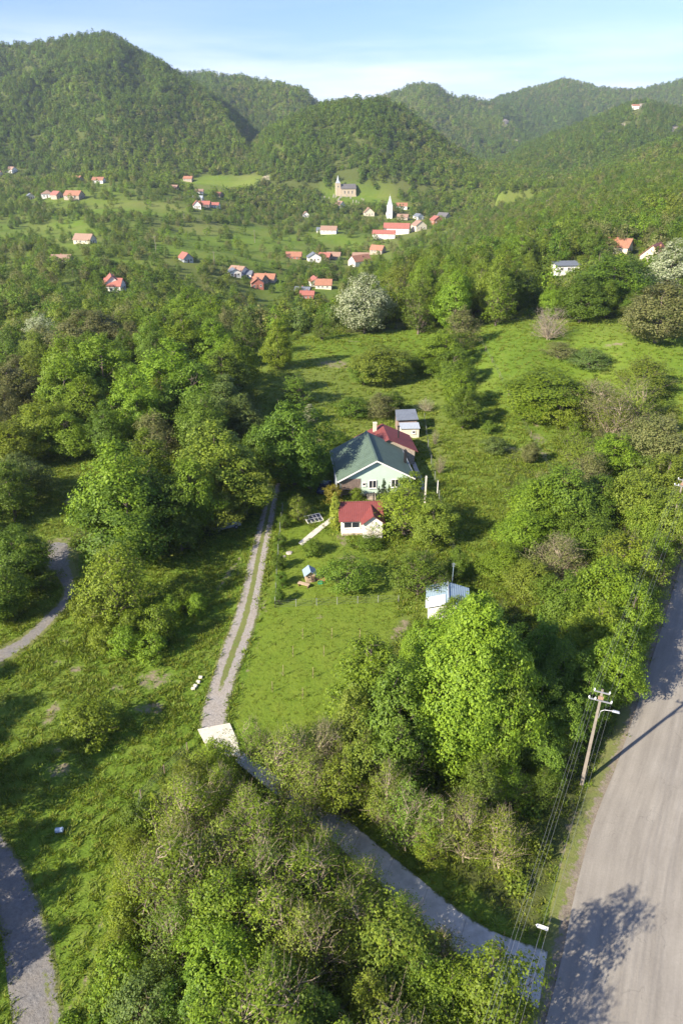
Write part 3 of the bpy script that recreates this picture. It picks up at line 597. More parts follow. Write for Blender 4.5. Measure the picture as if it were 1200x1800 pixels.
def fill(poly, n, gap, hr, forms, colors, place, group=None, wide=.34):
    xs = [p[0] for p in poly]; ys = [p[1] for p in poly]; got = 0
    for _ in range(n*60):
        if got >= n: break
        px = random.uniform(min(xs), max(xs)); py = random.uniform(min(ys), max(ys))
        if not inpoly(np.array(px), np.array(py), poly): continue
        h = random.uniform(*hr); x, y = G(px, py, h)
        if group == 'trees of the foreground thicket' and float(polydist(np.array([x]), np.array([y]), RAMPLINE)[0]) < 13: h *= .62; x, y = G(px, py, h)
        if group == 'trees of the foreground thicket' and float(polydist(np.array([x]), np.array([y]), RAMPLINE)[0]) < 4.2: continue
        if any(math.hypot(x-a, y-b) < gap for a, b, c in BASES): continue
        bx, by = project(x, y, h1(x, y))
        if y < 330 and any(abs(px-cx_) < hw_+h*2 and py < y1_ and by > y0_ for cx_, hw_, y0_, y1_ in ((1000, 32, 456, 484), (1125, 50, 425, 462))): continue
        if any(inpoly(np.array(bx), np.array(by), q) for q in NOTREE): continue
        plant(x, y, h, h*wide*random.uniform(.8, 1.2), random.choice(forms), random.choice(colors), place, None, group); got += 1
G_T = 'trees around the garden and the track'
# left of the track
PL = 'in the wooded band left of the gravel track'
T(197, 768, 17, 130, 'ovate', 'fresh', None, 'tall fresh green tree topping the dense band left of the gravel track', G_T)
T(250, 745, 14, 80, 'ovate', 'fresh', PL, None, G_T); T(215, 850, 12, 150, 'round', 'dark', PL, None, G_T); T(275, 835, 11, 110, 'round', 'dark', PL, None, G_T)
T(192, 950, 10.5, 120, 'loose', 'yellow', None, 'bright yellow-green tree at the front end of the band left of the track', G_T)
T(160, 1040, 5, 70, 'spread', 'yellow', PL, None, G_T)
T(372, 735, 16, 120, 'ovate', 'olive', None, 'large olive green tree standing directly left of the gravel track', G_T); T(330, 800, 13, 90, 'round', 'fresh', PL, None, G_T)
T(425, 800, 10, 85, 'round', 'olive', PL, None, G_T); T(370, 830, 9, 100, 'round', 'olive', PL, None, G_T); T(310, 880, 8, 70, 'round', 'dark', PL, None, G_T)
T(512, 703, 15, 115, 'round', 'dark', None, 'large deep green tree beside the green-roofed house, over the track', G_T); T(545, 775, 9, 60, 'round', 'dark', None, 'smaller deep green tree at the left corner of the green-roofed house', G_T)
T(297, 588, 18, 110, 'ovate', 'fresh', None, 'tallest bright green tree in the middle of the left wood', G_T); T(280, 655, 12, 90, 'loose', 'olive', PL, None, G_T); T(335, 640, 14, 90, 'round', 'mid', PL, None, G_T)
T(265, 715, 10, 70, 'loose', 'brown', PL, None, G_T); T(390, 655, 13, 85, 'ovate', 'blue', PL, None, G_T); T(425, 690, 10, 60, 'ovate', 'blue', PL, None, G_T); T(350, 690, 12, 80, 'round', 'mid', PL, None, G_T); T(455, 745, 10, 60, 'round', 'dark', PL, None, G_T)
T(520, 655, 7, 60, 'loose', 'mid', None, 'mid-green tree on the meadow behind the large tree by the house', G_T)
T(545, 712, 3.6, 22, 'column', 'blossom', None, 'small white-flowering upright tree left of the green roof', G_T)
T(60, 1000, 3, 60, 'shrub', 'mid', 'beside the grey gravel lane', None, G_T)
PB = 'below the wooded band left of the track'
for a in ((235, 1075, 4, 60), (275, 1065, 5, 60), (215, 1105, 3.5, 50), (265, 1115, 3, 55), (180, 1100, 3, 45), (320, 1035, 3, 30), (345, 1045, 3, 32), (300, 1050, 3, 30)): T(*a, 'shrub', 'fresh' if a[0] != 180 else 'yellow', PB, None, G_T)
T(150, 1245, 4.0, 85, 'shrub', 'lime', None, 'bright yellow-green bush alone on the meadow at lower left', G_T)
# left edge
PE = 'at the left edge of the photo by the gravel lane'
T(108, 618, 15, 80, 'ovate', 'fresh', 'left of the shaded meadow strip', None, G_T); T(145, 655, 12, 80, 'ovate', 'fresh', 'left of the shaded meadow strip', None, G_T); T(60, 705, 10, 90, 'round', 'yellow', 'left of the shaded meadow strip', None, G_T)
T(110, 730, 8, 70, 'round', 'fresh', 'left of the shaded meadow strip', None, G_T); T(95, 700, 9, 60, 'loose', 'yellow', 'left of the shaded meadow strip', None, G_T); T(10, 640, 12, 90, 'ovate', 'brown', 'left of the shaded meadow strip', None, G_T)
T(30, 800, 8, 85, 'round', 'blue', PE, None, G_T); T(12, 740, 9, 90, 'round', 'yellow', 'left of the shaded meadow strip', None, G_T); T(15, 930, 8, 100, 'round', 'dark', PE, None, G_T); T(45, 960, 5, 60, 'spread', 'fresh', PE, None, G_T); T(-10, 1000, 7, 90, 'round', 'mid', PE, None, G_T)
# garden
T(610, 985, 4.4, 92, 'spread', 'mid', None, 'round mid-green apple tree on the lawn in front of the white outbuilding', G_T)
T(715, 848, 8.5, 105, 'loose', 'yellow', None, 'large yellow-olive tree right of the red-roofed outbuilding', G_T); PROTO_TINT = None
T(765, 880, 7, 75, 'round', 'olive', None, 'olive tree crowding behind the yellow-olive tree by the outbuilding', G_T); T(725, 830, 4, 45, 'shrub', 'fresh', 'in front of the mint green gable', None, G_T)
T(738, 968, 6.5, 92, 'loose', 'mid', None, 'mid-green tree with a slim dark trunk left of the white tarpaulin shed', G_T); T(805, 958, 5, 34, 'ovate', 'mid', None, 'slim young tree behind the blue-roofed shed', G_T)
T(589, 868, 6.0, 20, 'column', 'thuja', None, 'lime green columnar conifer at the corner of the white outbuilding')
T(586, 852, 3.0, 32, 'shrub', 'gold', None, 'golden yellow bush behind the columnar conifer'); T(627, 858, 2.2, 20, 'shrub', 'fresh', None, 'small bright green bush below the slatted timber porch')
for px, top, h, wd_, lb in ((675, 840, 4.0, 12, 'tallest of the three dark conifers before the mint gable'), (666, 854, 2.8, 9, 'left and shortest of the three dark conifers before the mint gable'), (684, 851, 3.0, 9, 'right one of the three dark conifers before the mint gable')): T(px, top, h, wd_, 'cone', 'pine', None, lb, 'three dark conifers by the gable')
T(523, 868, 4.5, 40, 'loose', 'olive', None, 'small open tree on the lawn beside the white-framed cold frame', G_T); T(652, 916, 2.8, 40, 'bare', 'blossom', None, 'small white-flowering bush against the white outbuilding wall', G_T)
T(550, 950, 2.2, 34, 'shrub', 'mid', 'on the garden lawn near the wooden playhouse', None, G_T); T(645, 945, 1.8, 44, 'shrub', 'mid', 'on the garden lawn near the wooden playhouse', None, G_T); T(592, 758, 3.5, 45, 'round', 'dark', None, 'dark round bush at the left eave of the green roof', G_T)
for k, (px, top) in enumerate(((492, 940), (490, 975), (494, 1005), (498, 905), (488, 1035))): T(px, top, 2.2, 24, 'shrub', 'dark', 'growing along the wire fence beside the track', None, 'bushes along the garden fence')
PBk = 'behind the grey sheds'
T(672, 608, 9, 90, 'round', 'olive', None, 'broad olive orchard tree with a dark trunk in the meadow behind the house', G_T); T(640, 640, 5, 50, 'spread', 'mid', PBk, None, G_T); T(620, 700, 4, 55, 'shrub', 'dark', None, 'dark rounded bush between the orchard meadow and the red roof', G_T)
T(668, 690, 5.5, 60, 'loose', 'brown', None, 'brownish open tree just left of the grey sheds', G_T); T(690, 688, 5, 45, 'round', 'dark', PBk, None, G_T)
PR = 'in the tree row running up the meadow'
for px, top, h, wp, c in ((785, 578, 10, 66, 'fresh'), (800, 615, 9, 60, 'mid'), (812, 650, 9, 60, 'fresh'), (818, 685, 8, 58, 'mid'), (770, 600, 7, 50, 'olive'), (745, 615, 6, 50, 'fresh')): T(px, top, h, wp, 'round', c, PR, None, G_T)
T(815, 535, 12, 62, 'loose', 'brown', None, 'pinkish brown tree at the top of the meadow tree row', G_T)
T(870, 770, 3, 40, 'shrub', 'blue', None, 'low blue-green bush alone on the right meadow', G_T); T(860, 740, 2.5, 25, 'shrub', 'mid', 'on the right meadow', None, G_T); T(765, 755, 3, 14, 'bare', 'mid', 'right of the green-roofed house', None, G_T); T(775, 800, 3.5, 18, 'bare', 'mid', 'right of the green-roofed house', None, G_T); T(750, 700, 3, 26, 'bare', 'blossom', 'right of the grey sheds', None, G_T)
# right hand meadow and its edge
T(970, 540, 8, 60, 'bare', 'grey', None, 'leafless grey bush at the top of the bright right meadow', G_T); T(1172, 495, 14, 110, 'round', 'brown', None, 'big brownish tree at the right edge above the bright meadow', G_T)
T(1190, 415, 17, 75, 'ovate', 'blossom', None, 'white-flowering acacia at the right edge by the tiled roofs', G_T); T(1085, 448, 15, 115, 'round', 'dark', 'below the tiled roofs on the right slope', None, G_T); T(1030, 485, 12, 80, 'round', 'dark', 'below the tiled roofs on the right slope', None, G_T)
TB(640, 586, 17.5, 84, 'round', 'blossom', None, 'large white-flowering acacia in the middle of the wood above the meadow', G_T)
T(985, 600, 4, 60, 'loose', 'brown', 'at the lower edge of the right meadow', None, G_T); T(1040, 610, 5, 70, 'loose', 'blue', 'at the lower edge of the right meadow', None, G_T); T(1140, 625, 9, 100, 'loose', 'olive', 'at the lower edge of the right meadow', None, G_T)
PT = 'in the right-hand thicket above the road'; GT = 'trees of the right-hand thicket'
for a in ((962, 652, 8.5, 130, 'round', 'fresh'), (945, 700, 5, 60, 'round', 'fresh'), (1050, 665, 9, 95, 'sparse', 'brown'), (1085, 690, 10, 80, 'sparse', 'olive'), (1130, 660, 11, 70, 'sparse', 'olive'), (985, 700, 6, 80, 'spread', 'yellow'),
    (1085, 762, 8, 88, 'round', 'fresh'), (1030, 770, 7, 80, 'loose', 'olive'), (1000, 815, 11, 110, 'round', 'mid'), (950, 840, 9, 90, 'round', 'fresh'), (1060, 840, 8, 85, 'round', 'dark'), (1160, 730, 10, 100, 'round', 'brown'), (1180, 800, 9, 90, 'round', 'olive'), (1120, 830, 9, 90, 'round', 'olive'),
    (1110, 925, 10, 105, 'loose', 'yellow'), (1150, 880, 8, 70, 'round', 'fresh'), (930, 900, 7, 90, 'round', 'fresh'), (985, 935, 8, 85, 'sparse', 'brown'), (1040, 905, 8, 85, 'round', 'mid'), (1080, 985, 10, 110, 'round', 'fresh'), (1060, 1060, 9, 100, 'round', 'yellow'), (1000, 1010, 8, 90, 'round', 'mid'), (1075, 1130, 8, 90, 'round', 'fresh'), (1135, 955, 9, 90, 'loose', 'yellow'), (1120, 1030, 9, 90, 'round', 'fresh'), (1100, 1100, 8, 80, 'round', 'fresh'), (1165, 930, 7, 60, 'loose', 'fresh'), (1188, 862, 10, 80, 'round', 'olive'), (890, 960, 5, 70, 'round', 'fresh'), (940, 985, 6, 80, 'round', 'olive')): T(*a, PT, None, GT)
fill([(900, 680), (1200, 650), (1260, 900), (1180, 930), (1100, 900), (900, 880)], 16, 3.4, (4, 8), ['round', 'loose', 'shrub', 'sparse'], ['olive', 'mid', 'fresh', 'brown'], PT, GT)
# big tree and the dark wood by the road
PD = 'in shade between biggest tree and pole'; GW = 'trees between the lawn and the road'
T(845, 1035, 19, 215, 'maple', 'lime', None, 'biggest bright yellow-green tree, before the blue-roofed shed', GW)
T(838, 1048, 9, 80, 'round', 'fresh', None, 'bright green tree against the right end of the blue-roofed shed', GW); T(806, 1053, 6.5, 72, 'round', 'fresh', None, 'small bright tree hiding the right half of the white tarpaulin shed', GW); T(800, 1068, 13, 120, 'ovate', 'fresh', None, 'bright green tree touching the biggest tree on its left', GW); T(905, 1160, 13, 90, 'ovate', 'mid', PD, None, GW)
T(955, 1090, 9, 90, 'round', 'dark', PD, None, GW); T(1000, 1130, 9, 80, 'round', 'dark', PD, None, GW); T(960, 1180, 9, 90, 'round', 'dark', PD, None, GW); T(1010, 1220, 7, 70, 'round', 'mid', PD, None, GW); T(960, 1270, 6, 80, 'round', 'mid', PD, None, GW); T(1040, 1180, 7, 70, 'round', 'mid', PD, None, GW)
T(655, 1112, 13, 120, 'ovate', 'fresh', None, 'tall fresh green tree at the right side of the mown lawn', GW); T(700, 1160, 13, 110, 'ovate', 'mid', 'right of the mown lawn', None, GW); T(620, 1200, 11, 90, 'ovate', 'olive', 'right of the mown lawn', None, GW); T(740, 1090, 7, 60, 'round', 'fresh', 'right of the mown lawn', None, GW)
T(700, 1260, 10, 110, 'loose', 'mid', 'right of the mown lawn', None, GW); T(640, 1280, 9, 90, 'loose', 'olive', 'right of the mown lawn', None, GW)
PS = 'between ramp and road'
for a in ((770, 1400, 7, 70, 'sparse', 'fresh'), (830, 1390, 8, 80, 'sparse', 'olive'), (890, 1420, 7, 75, 'sparse', 'yellow'), (760, 1440, 5, 60, 'loose', 'yellow'), (900, 1340, 5, 70, 'loose', 'fresh'), (960, 1350, 4, 60, 'loose', 'mid'), (850, 1330, 8, 90, 'loose', 'mid'), (720, 1370, 8, 80, 'sparse', 'mid'), (990, 1280, 4.5, 70, 'loose', 'fresh'), (680, 1340, 8, 80, 'sparse', 'olive')): T(*a, PS, None, GW)
# foreground thicket below the ramp
GF = 'trees of the foreground thicket'
for a in ((375, 1300, 5, 80, 'loose', 'yellow', 'next to the concrete apron'), (330, 1330, 6, 90, 'loose', 'olive', 'next to the concrete apron'), (440, 1260, 6, 60, 'sparse', 'fresh', 'next to the concrete apron'), (505, 1275, 9, 100, 'sparse', 'olive', 'above the concrete ramp'), (570, 1265, 9, 90, 'sparse', 'brown', 'above the concrete ramp'), (600, 1320, 8, 90, 'loose', 'yellow', 'above the concrete ramp'), (545, 1320, 8, 80, 'sparse', 'olive', 'above the concrete ramp')): T(*a, None, GF)
T(690, 1615, 7, 170, 'loose', 'olive', None, 'olive green crown at bottom centre just under the concrete ramp', GF); T(610, 1570, 6, 120, 'sparse', 'olive', 'directly below the concrete ramp', None, GF)
T(880, 1655, 11, 150, 'loose', 'fresh', None, 'bright green tree at the bottom edge where the ramp meets the road', GF); T(790, 1710, 7, 120, 'round', 'fresh', 'directly below the concrete ramp', None, GF); T(740, 1675, 6.5, 110, 'loose', 'mid', 'directly below the concrete ramp', None, GF)
T(380, 1640, 7, 130, 'round', 'fresh', None, 'bright green leafy tree at bottom left of the foreground thicket', GF); T(250, 1730, 5, 110, 'spread', 'blue', None, 'blue-green spreading tree at the bottom edge, left of the thicket', GF); T(340, 1720, 5, 110, 'round', 'dark', 'at the bottom edge of the thicket', None, GF)
for a in ((705, 1575, 4.5, 80, 'fresh'), (640, 1512, 5, 80, 'yellow'), (775, 1640, 4.5, 80, 'olive'), (825, 1690, 4, 70, 'mid')): T(*a[:4], 'sparse', a[4], 'leaning over the lower edge of the ramp', None, GF)
fill([(300, 1340), (440, 1330), (560, 1440), (640, 1530), (560, 1640), (420, 1560), (300, 1480)], 18, 2.7, (6, 9), ['sparse', 'sparse', 'loose'], ['olive', 'yellow', 'fresh', 'mid'], 'in the upper part of the foreground thicket', GF, .32)
fill([(250, 1480), (420, 1560), (620, 1620), (800, 1700), (820, 1860), (240, 1860)], 20, 2.7, (6, 10), ['sparse', 'loose', 'loose', 'sparse'], ['fresh', 'yellow', 'mid', 'olive'], 'in the lower part of the foreground thicket', GF, .32)
fill([(235, 1400), (310, 1400), (330, 1560), (280, 1700), (190, 1700)], 10, 1.9, (2.2, 4), ['shrub', 'loose'], ['fresh', 'mid', 'yellow'], 'along the left margin of the foreground thicket', GF, .42)
# off to the left and behind: these only throw the shade seen on the meadow and the gravel
for x, y, h in ((-38, 22, 10), (-46, 34, 12), (-52, 50, 12), (-33, 12, 9), (-56, 66, 11), (-62, 84, 12), (-50, 96, 10))+tuple((G(px, py)[0]-.8*1.6*h, G(px, py)[1]-.6*1.6*h, h) for px, py, h in ((30, 1500, 9), (55, 1600, 8), (100, 1640, 7), (20, 1650, 8), (130, 1530, 6), (110, 1450, 8), (200, 1300, 9), (60, 1230, 11), (0, 1300, 10))): plant(x, y, h, h*.36, 'ovate', 'mid', 'outside the left edge of the photo', None, 'trees beyond the left edge')
# back woods
PBW = 'in the wood left of the meadow crest'; GB = 'trees of the wood behind the meadow'
TB(340, 588, 17, 85, 'ovate', 'fresh', None, 'bright green tree standing highest above the left wood', GB); TB(375, 600, 14, 70, 'round', 'fresh', PBW, None, GB); T(150, 545, 14, 110, 'round', 'brown', None, 'wide brownish tree at the back of the left wood', GB); T(65, 545, 13, 60, 'loose', 'blossom', None, 'pale flowering tree in the left back wood', GB)
T(487, 555, 13, 44, 'ovate', 'yellow', None, 'slim yellow-green tree at the left end of the meadow crest', GB)
fill([(60, 590), (300, 540), (430, 560), (470, 600), (430, 640), (330, 620), (250, 640), (180, 700), (90, 620)], 22, 7, (11, 17), ['ovate', 'ovate', 'round'], ['dark', 'mid', 'fresh', 'fresh'], PBW, GB)
fill([(-20, 640), (70, 600), (80, 680), (-20, 720)], 6, 6.5, (9, 13), ['round', 'ovate'], ['brown', 'mid', 'olive'], PBW, GB)
fill([(-60, 590), (70, 580), (250, 530), (430, 520), (440, 560), (200, 610), (-60, 650)], 14, 8, (10, 14), ['round', 'loose'], ['olive', 'mid', 'brown'], 'along the far edge of the left wood', GB)
fill([(500, 590), (560, 545), (700, 540), (870, 530), (880, 570), (760, 575), (600, 575)], 16, 6, (8, 12), ['round', 'loose'], ['fresh', 'mid', 'yellow'], 'along the crest of the meadow', GB)
fill([(660, 440), (790, 425), (900, 440), (890, 520), (700, 530), (600, 530), (590, 500)], 28, 7.5, (13, 18), ['ovate', 'round', 'loose'], ['olive', 'mid', 'fresh', 'olive'], 'in the tall wood behind the meadow crest', GB, .3)
fill([(900, 540), (960, 500), (1060, 470), (1120, 500), (1130, 560), (1040, 545), (960, 560)], 12, 6, (8, 13), ['round', 'ovate'], ['mid', 'dark', 'fresh'], 'above the bright right meadow', GB)
fill([(880, 400), (1000, 400), (1220, 380), (1220, 440), (1000, 455), (890, 470)], 18, 9, (11, 15), ['round', 'ovate'], ['mid', 'fresh', 'olive'], 'behind the tiled roofs on the right', GB)

# staked saplings on the lawn
for px, py in ((532, 1123), (583, 1122), (632, 1125), (515, 1154), (569, 1154), (622, 1154), (498, 1188), (550, 1192), (479, 1217), (532, 1228)):
    x, y = G(px, py); t = empty('staked_sapling', (x, y, h1(x, y)), None, 'sapling', 'staked saplings on the mown lawn'); mb = MB(); mb.bar((0, 0, -.2), (.02, 0, 1.5), .022, 5); mb.build('stake', M['rawwood'], t)
    tm, cm, _, _ = PROTO['sapling0']; o = link('crown', cm, t); o.scale = (.45, .45, .6); o.material_slots[0].link = 'OBJECT'; o.material_slots[0].material = LEAF['brown']
    queue(t, 'thin staked sapling', 'on the mown lawn, '+('upper row' if py < 1140 else 'second row' if py < 1170 else 'third row' if py < 1200 else 'lowest row'))

# ------------------------------------------------------------------ stuff: scattered plants and the far woods
def scatter(name, P, S, protos, label, cat, tilt=.0, seed=1):
    r = np.random.default_rng(seed); P = np.asarray(P, np.float32); n = len(P); c = bpy.data.collections.new(name+'_sources')
    for o in protos: c.objects.link(o)
    me = bpy.data.meshes.new(name); me.vertices.add(n); me.vertices.foreach_set('co', P.ravel())
    a = me.attributes.new('siz', 'FLOAT_VECTOR', 'POINT'); S = np.asarray(S, np.float32); S3 = S if S.ndim == 2 else np.stack([S, S, S*r.uniform(.85, 1.2, n)], 1); a.data.foreach_set('vector', S3.astype(np.float32).ravel())
    a = me.attributes.new('rot', 'FLOAT_VECTOR', 'POINT'); a.data.foreach_set('vector', np.stack([r.normal(0, tilt+1e-6, n), r.normal(0, tilt+1e-6, n), r.uniform(0, 6.28, n)], 1).astype(np.float32).ravel())
    a = me.attributes.new('pick', 'INT', 'POINT'); a.data.foreach_set('value', r.integers(0, len(protos), n).astype(np.int32))
    o = link(name, me); tag(o, label, cat, None, 'stuff')
    g = bpy.data.node_groups.new(name+'_nodes', 'GeometryNodeTree'); g.interface.new_socket('Geometry', in_out='INPUT', socket_type='NodeSocketGeometry'); g.interface.new_socket('Geometry', in_out='OUTPUT', socket_type='NodeSocketGeometry')
    N = g.nodes; K = g.links.new; gi = N.new('NodeGroupInput'); go = N.new('NodeGroupOutput'); ci = N.new('GeometryNodeCollectionInfo'); ci.inputs['Collection'].default_value = c
    ci.inputs['Separate Children'].default_value = True; ci.inputs['Reset Children'].default_value = True
    ip = N.new('GeometryNodeInstanceOnPoints'); ip.inputs['Pick Instance'].default_value = True; mp_ = N.new('GeometryNodeMeshToPoints'); K(gi.outputs[0], mp_.inputs['Mesh'])
    def at(nm, ty): q = N.new('GeometryNodeInputNamedAttribute'); q.data_type = ty; q.inputs['Name'].default_value = nm; return q.outputs['Attribute']
    K(mp_.outputs[0], ip.inputs['Points']); K(ci.outputs[0], ip.inputs['Instance']); K(at('pick', 'INT'), ip.inputs['Instance Index']); e = N.new('FunctionNodeEulerToRotation'); K(at('rot', 'FLOAT_VECTOR'), e.inputs[0]); K(e.outputs[0], ip.inputs['Rotation']); K(at('siz', 'FLOAT_VECTOR'), ip.inputs['Scale'])
    K(ip.outputs[0], go.inputs[0]); md = o.modifiers.new('scatter', 'NODES'); md.node_group = g; return o
def src(name, me, mats):
    me = me.copy()
    for i_, m_ in enumerate(mats):
        if i_ < len(me.materials): me.materials[i_] = m_
        else: me.materials.append(m_)
    return bpy.data.objects.new(name, me)
def combo(seed, **kw):
    (tv, tf), (cv, cf) = make_tree(seed, **kw); V = np.concatenate([tv, cv]); F_ = np.concatenate([tf, cf+len(tv)]); mi = np.r_[np.zeros(len(tf)), np.ones(len(cf))]
    return npmesh('far_tree_mesh', V, F_, (BARK, LEAF['mid']), mi)
mids = [combo(200+k, h=8, R=3.0, shape=s_, cb=.06, clumps=55, per=26, leaf=.42, cr=.95, limbs=False, lump=.8) for k, s_ in enumerate(('round', 'ovate', 'round', 'ovate'))]
fars = [combo(300+k, h=9, R=3.8, shape=s_, cb=.0, clumps=40, per=10, leaf=.85, cr=1.1, limbs=False, lump=.7) for k, s_ in enumerate(('round', 'ovate', 'round'))]
def mixset(meshes, cols, pre): return [src(f'{pre}_{i:02d}', meshes[i % len(meshes)], (BARK, LEAF[c])) for i, c in enumerate(cols)]
def insheet(X, Y):
    m = np.zeros(len(X), bool)
    for s_ in SHEETS: m |= inpoly(X, Y, [tuple(q) for q in s_])
    return m
BX = np.array([b[0] for b in BASES]); BY = np.array([b[1] for b in BASES]); BR = np.array([b[2] for b in BASES])
# middle distance trees, Y 215..950
def sample(n, v0, v1, umax=.62, pw=1.0, seed=5):
    r = np.random.default_rng(seed); Yp = (r.uniform(0, 1, n)*((v1+30)**2-(v0+30)**2)+(v0+30)**2)**.5; u = r.uniform(-umax, umax, n); return u*Yp, Yp-30
X, Y = sample(30000, 190, 950); Z = hz(X, Y); px, py, cl = fields(X, Y, Z)
meadow_near = Y < 214
dens = .42+.9*sst(.40, .56, fbm(X/55, Y/55, 40, 3)); dens = np.where(Y < 420, dens+.35, dens); dens = np.where((px > 820) & (Y > 300), 1.0, dens); dens *= .55
PADS = []
keep = (~cl) & (~meadow_near) & (rng.uniform(0, 1, len(X)) < dens) & (rocks[np.clip(((np.log(Y+30)-vs[0])/DU).astype(int), 0, nv-1), np.clip(((X/(Y+30)-us[0])/DU).astype(int), 0, nu-1)] < .3)
keep |= cl & (rng.uniform(0, 1, len(X)) < .07)
near_ind = np.array([(np.hypot(BX-x, BY-y) < BR*.75+1.5).any() for x, y in zip(X, Y)]); keep &= ~near_ind
MIDP = (X[keep], Y[keep], Z[keep])
# ------------------------------------------------------------------ village houses (built first, then the woods are thinned round them)
def gable(mb, w_, l_, hw, hr, base=-2.5):
    a = w_/2
    for x0, x1 in ((-a, -a), (a, a)): mb.face([(x0, 0, base), (x0, l_, base), (x0, l_, hw), (x0, 0, hw)] if x0 < 0 else [(x0, l_, base), (x0, 0, base), (x0, 0, hw), (x0, l_, hw)])
    mb.face([(-a, 0, base), (-a, 0, hw), (0, 0, hr), (a, 0, hw), (a, 0, base)][::-1]); mb.face([(-a, l_, base), (-a, l_, hw), (0, l_, hr), (a, l_, hw), (a, l_, base)])
def gable_roof(mb, w_, l_, hw, hr, o=.5, th=.16, lift=.05, y0=0):
    a = w_/2; s_ = (hr-hw)/a; e = a+o; z0 = hw-s_*o+lift+th; z1 = hr+lift+th
    mb.slab([(-e, y0-o, z0), (0, y0-o, z1), (0, y0+l_+o, z1), (-e, y0+l_+o, z0)], th); mb.slab([(0, y0-o, z1), (e, y0-o, z0), (e, y0+l_+o, z0), (0, y0+l_+o, z1)], th)
def hip_roof(mb, w_, l_, hw, hr, o=.5, th=.16):
    a = w_/2+o; z0 = hw+.02+th; i = min(w_/2, l_/2)*.9; f, b = -o, l_+o; R1 = (0, i, hr+th); R2 = (0, l_-i, hr+th)
    A, B_, C_, D = (-a, f, z0), (a, f, z0), (a, b, z0), (-a, b, z0)
    mb.slab([D, A, R1, R2], th); mb.slab([B_, C_, R2, R1], th); mb.slab([A, B_, R1], th); mb.slab([C_, D, R2], th)
def window(parent, c, w_, h_, face='y', name='window', fr=None, mull=1):
    """face 'y': in a wall facing -y at y=c[1]; face 'x-'/'x+': in a side wall"""
    f = MB(); g = MB(); t = .08
    rot = {'y': 0, 'x-': -PI/2, 'x+': PI/2, 'y+': PI}[face]
    for dx, dz, ww, hh in ((-w_/2, 0, t, h_), (w_/2, 0, t, h_), (0, h_/2, w_+t, t), (0, -h_/2, w_+t, t)) + (((0, 0, t, h_-t),) if mull else ()): f.box((dx, -.03, dz), (ww, .10, hh))
    g.box((0, 0.0, 0), (w_-t, .05, h_-t)); f.box((0, -.08, -h_/2-.07), (w_+.25, .16, .05))
    o = f.build(name, fr or M['white'], parent); o.location = c; o.rotation_euler = (0, 0, rot); g.build('pane', M['glass'], o); return o
def chimney(parent, c, w_=.6, h_=1.6, mat=None):
    mb = MB(); mb.box((0, 0, h_/2), (w_, w_, h_)); mb.box((0, 0, h_+.06), (w_+.15, w_+.15, .12)); o = mb.build('chimney', mat or M['tile'], parent); o.location = c; return o
HPOS = []
def house(px, py, w_, l_, hw, hr, rz, wall, roof, desc, place, hip=False, cat='house', name='village_house', group='village houses', base=-3):
    x, y = G(px, py); z = h1(x, y); t = empty(name, (x, y, z), None, cat, group, rz); HPOS.append((x, y, max(w_, l_)))
    a = MB(); gable(a, w_, l_, hw, hr, base) if not hip else a.box((0, l_/2, (hw+base)/2), (w_, l_, hw-base)); a.build('wall', M[wall], t)
    r_ = MB(); (hip_roof if hip else gable_roof)(r_, w_, l_, hw, hr); rf = r_.build('roof', M[roof], t); chimney(rf, (w_*.18, l_*.55, hr-(hr-hw)*.45), .6, 1.5)
    for k in ((-.27, .27) if w_ > 6 else (0,)): window(t, (w_*k, -.03, hw*.55), 1.2, 1.3)
    for k in (.25, .55, .8): window(t, (-w_/2-.03, l_*k, hw*.55), 1.1, 1.3, 'x-')
    for k in (.3, .7): window(t, (w_/2+.03, l_*k, hw*.55), 1.1, 1.3, 'x+')
    d = MB(); d.box((0, -.04, hw*.36), (.95, .08, hw*.72)); d.build('door', M['brown'], t)
    queue(t, desc, place); return t
UL = 'in the hamlet at far left under the mountain'; ML = 'on the mid-left slope farmstead'; VB = 'in the valley village left of the flowering acacia'; VC = 'in the village below the churches'; VL = 'among trees in the left valley'
R = math.radians
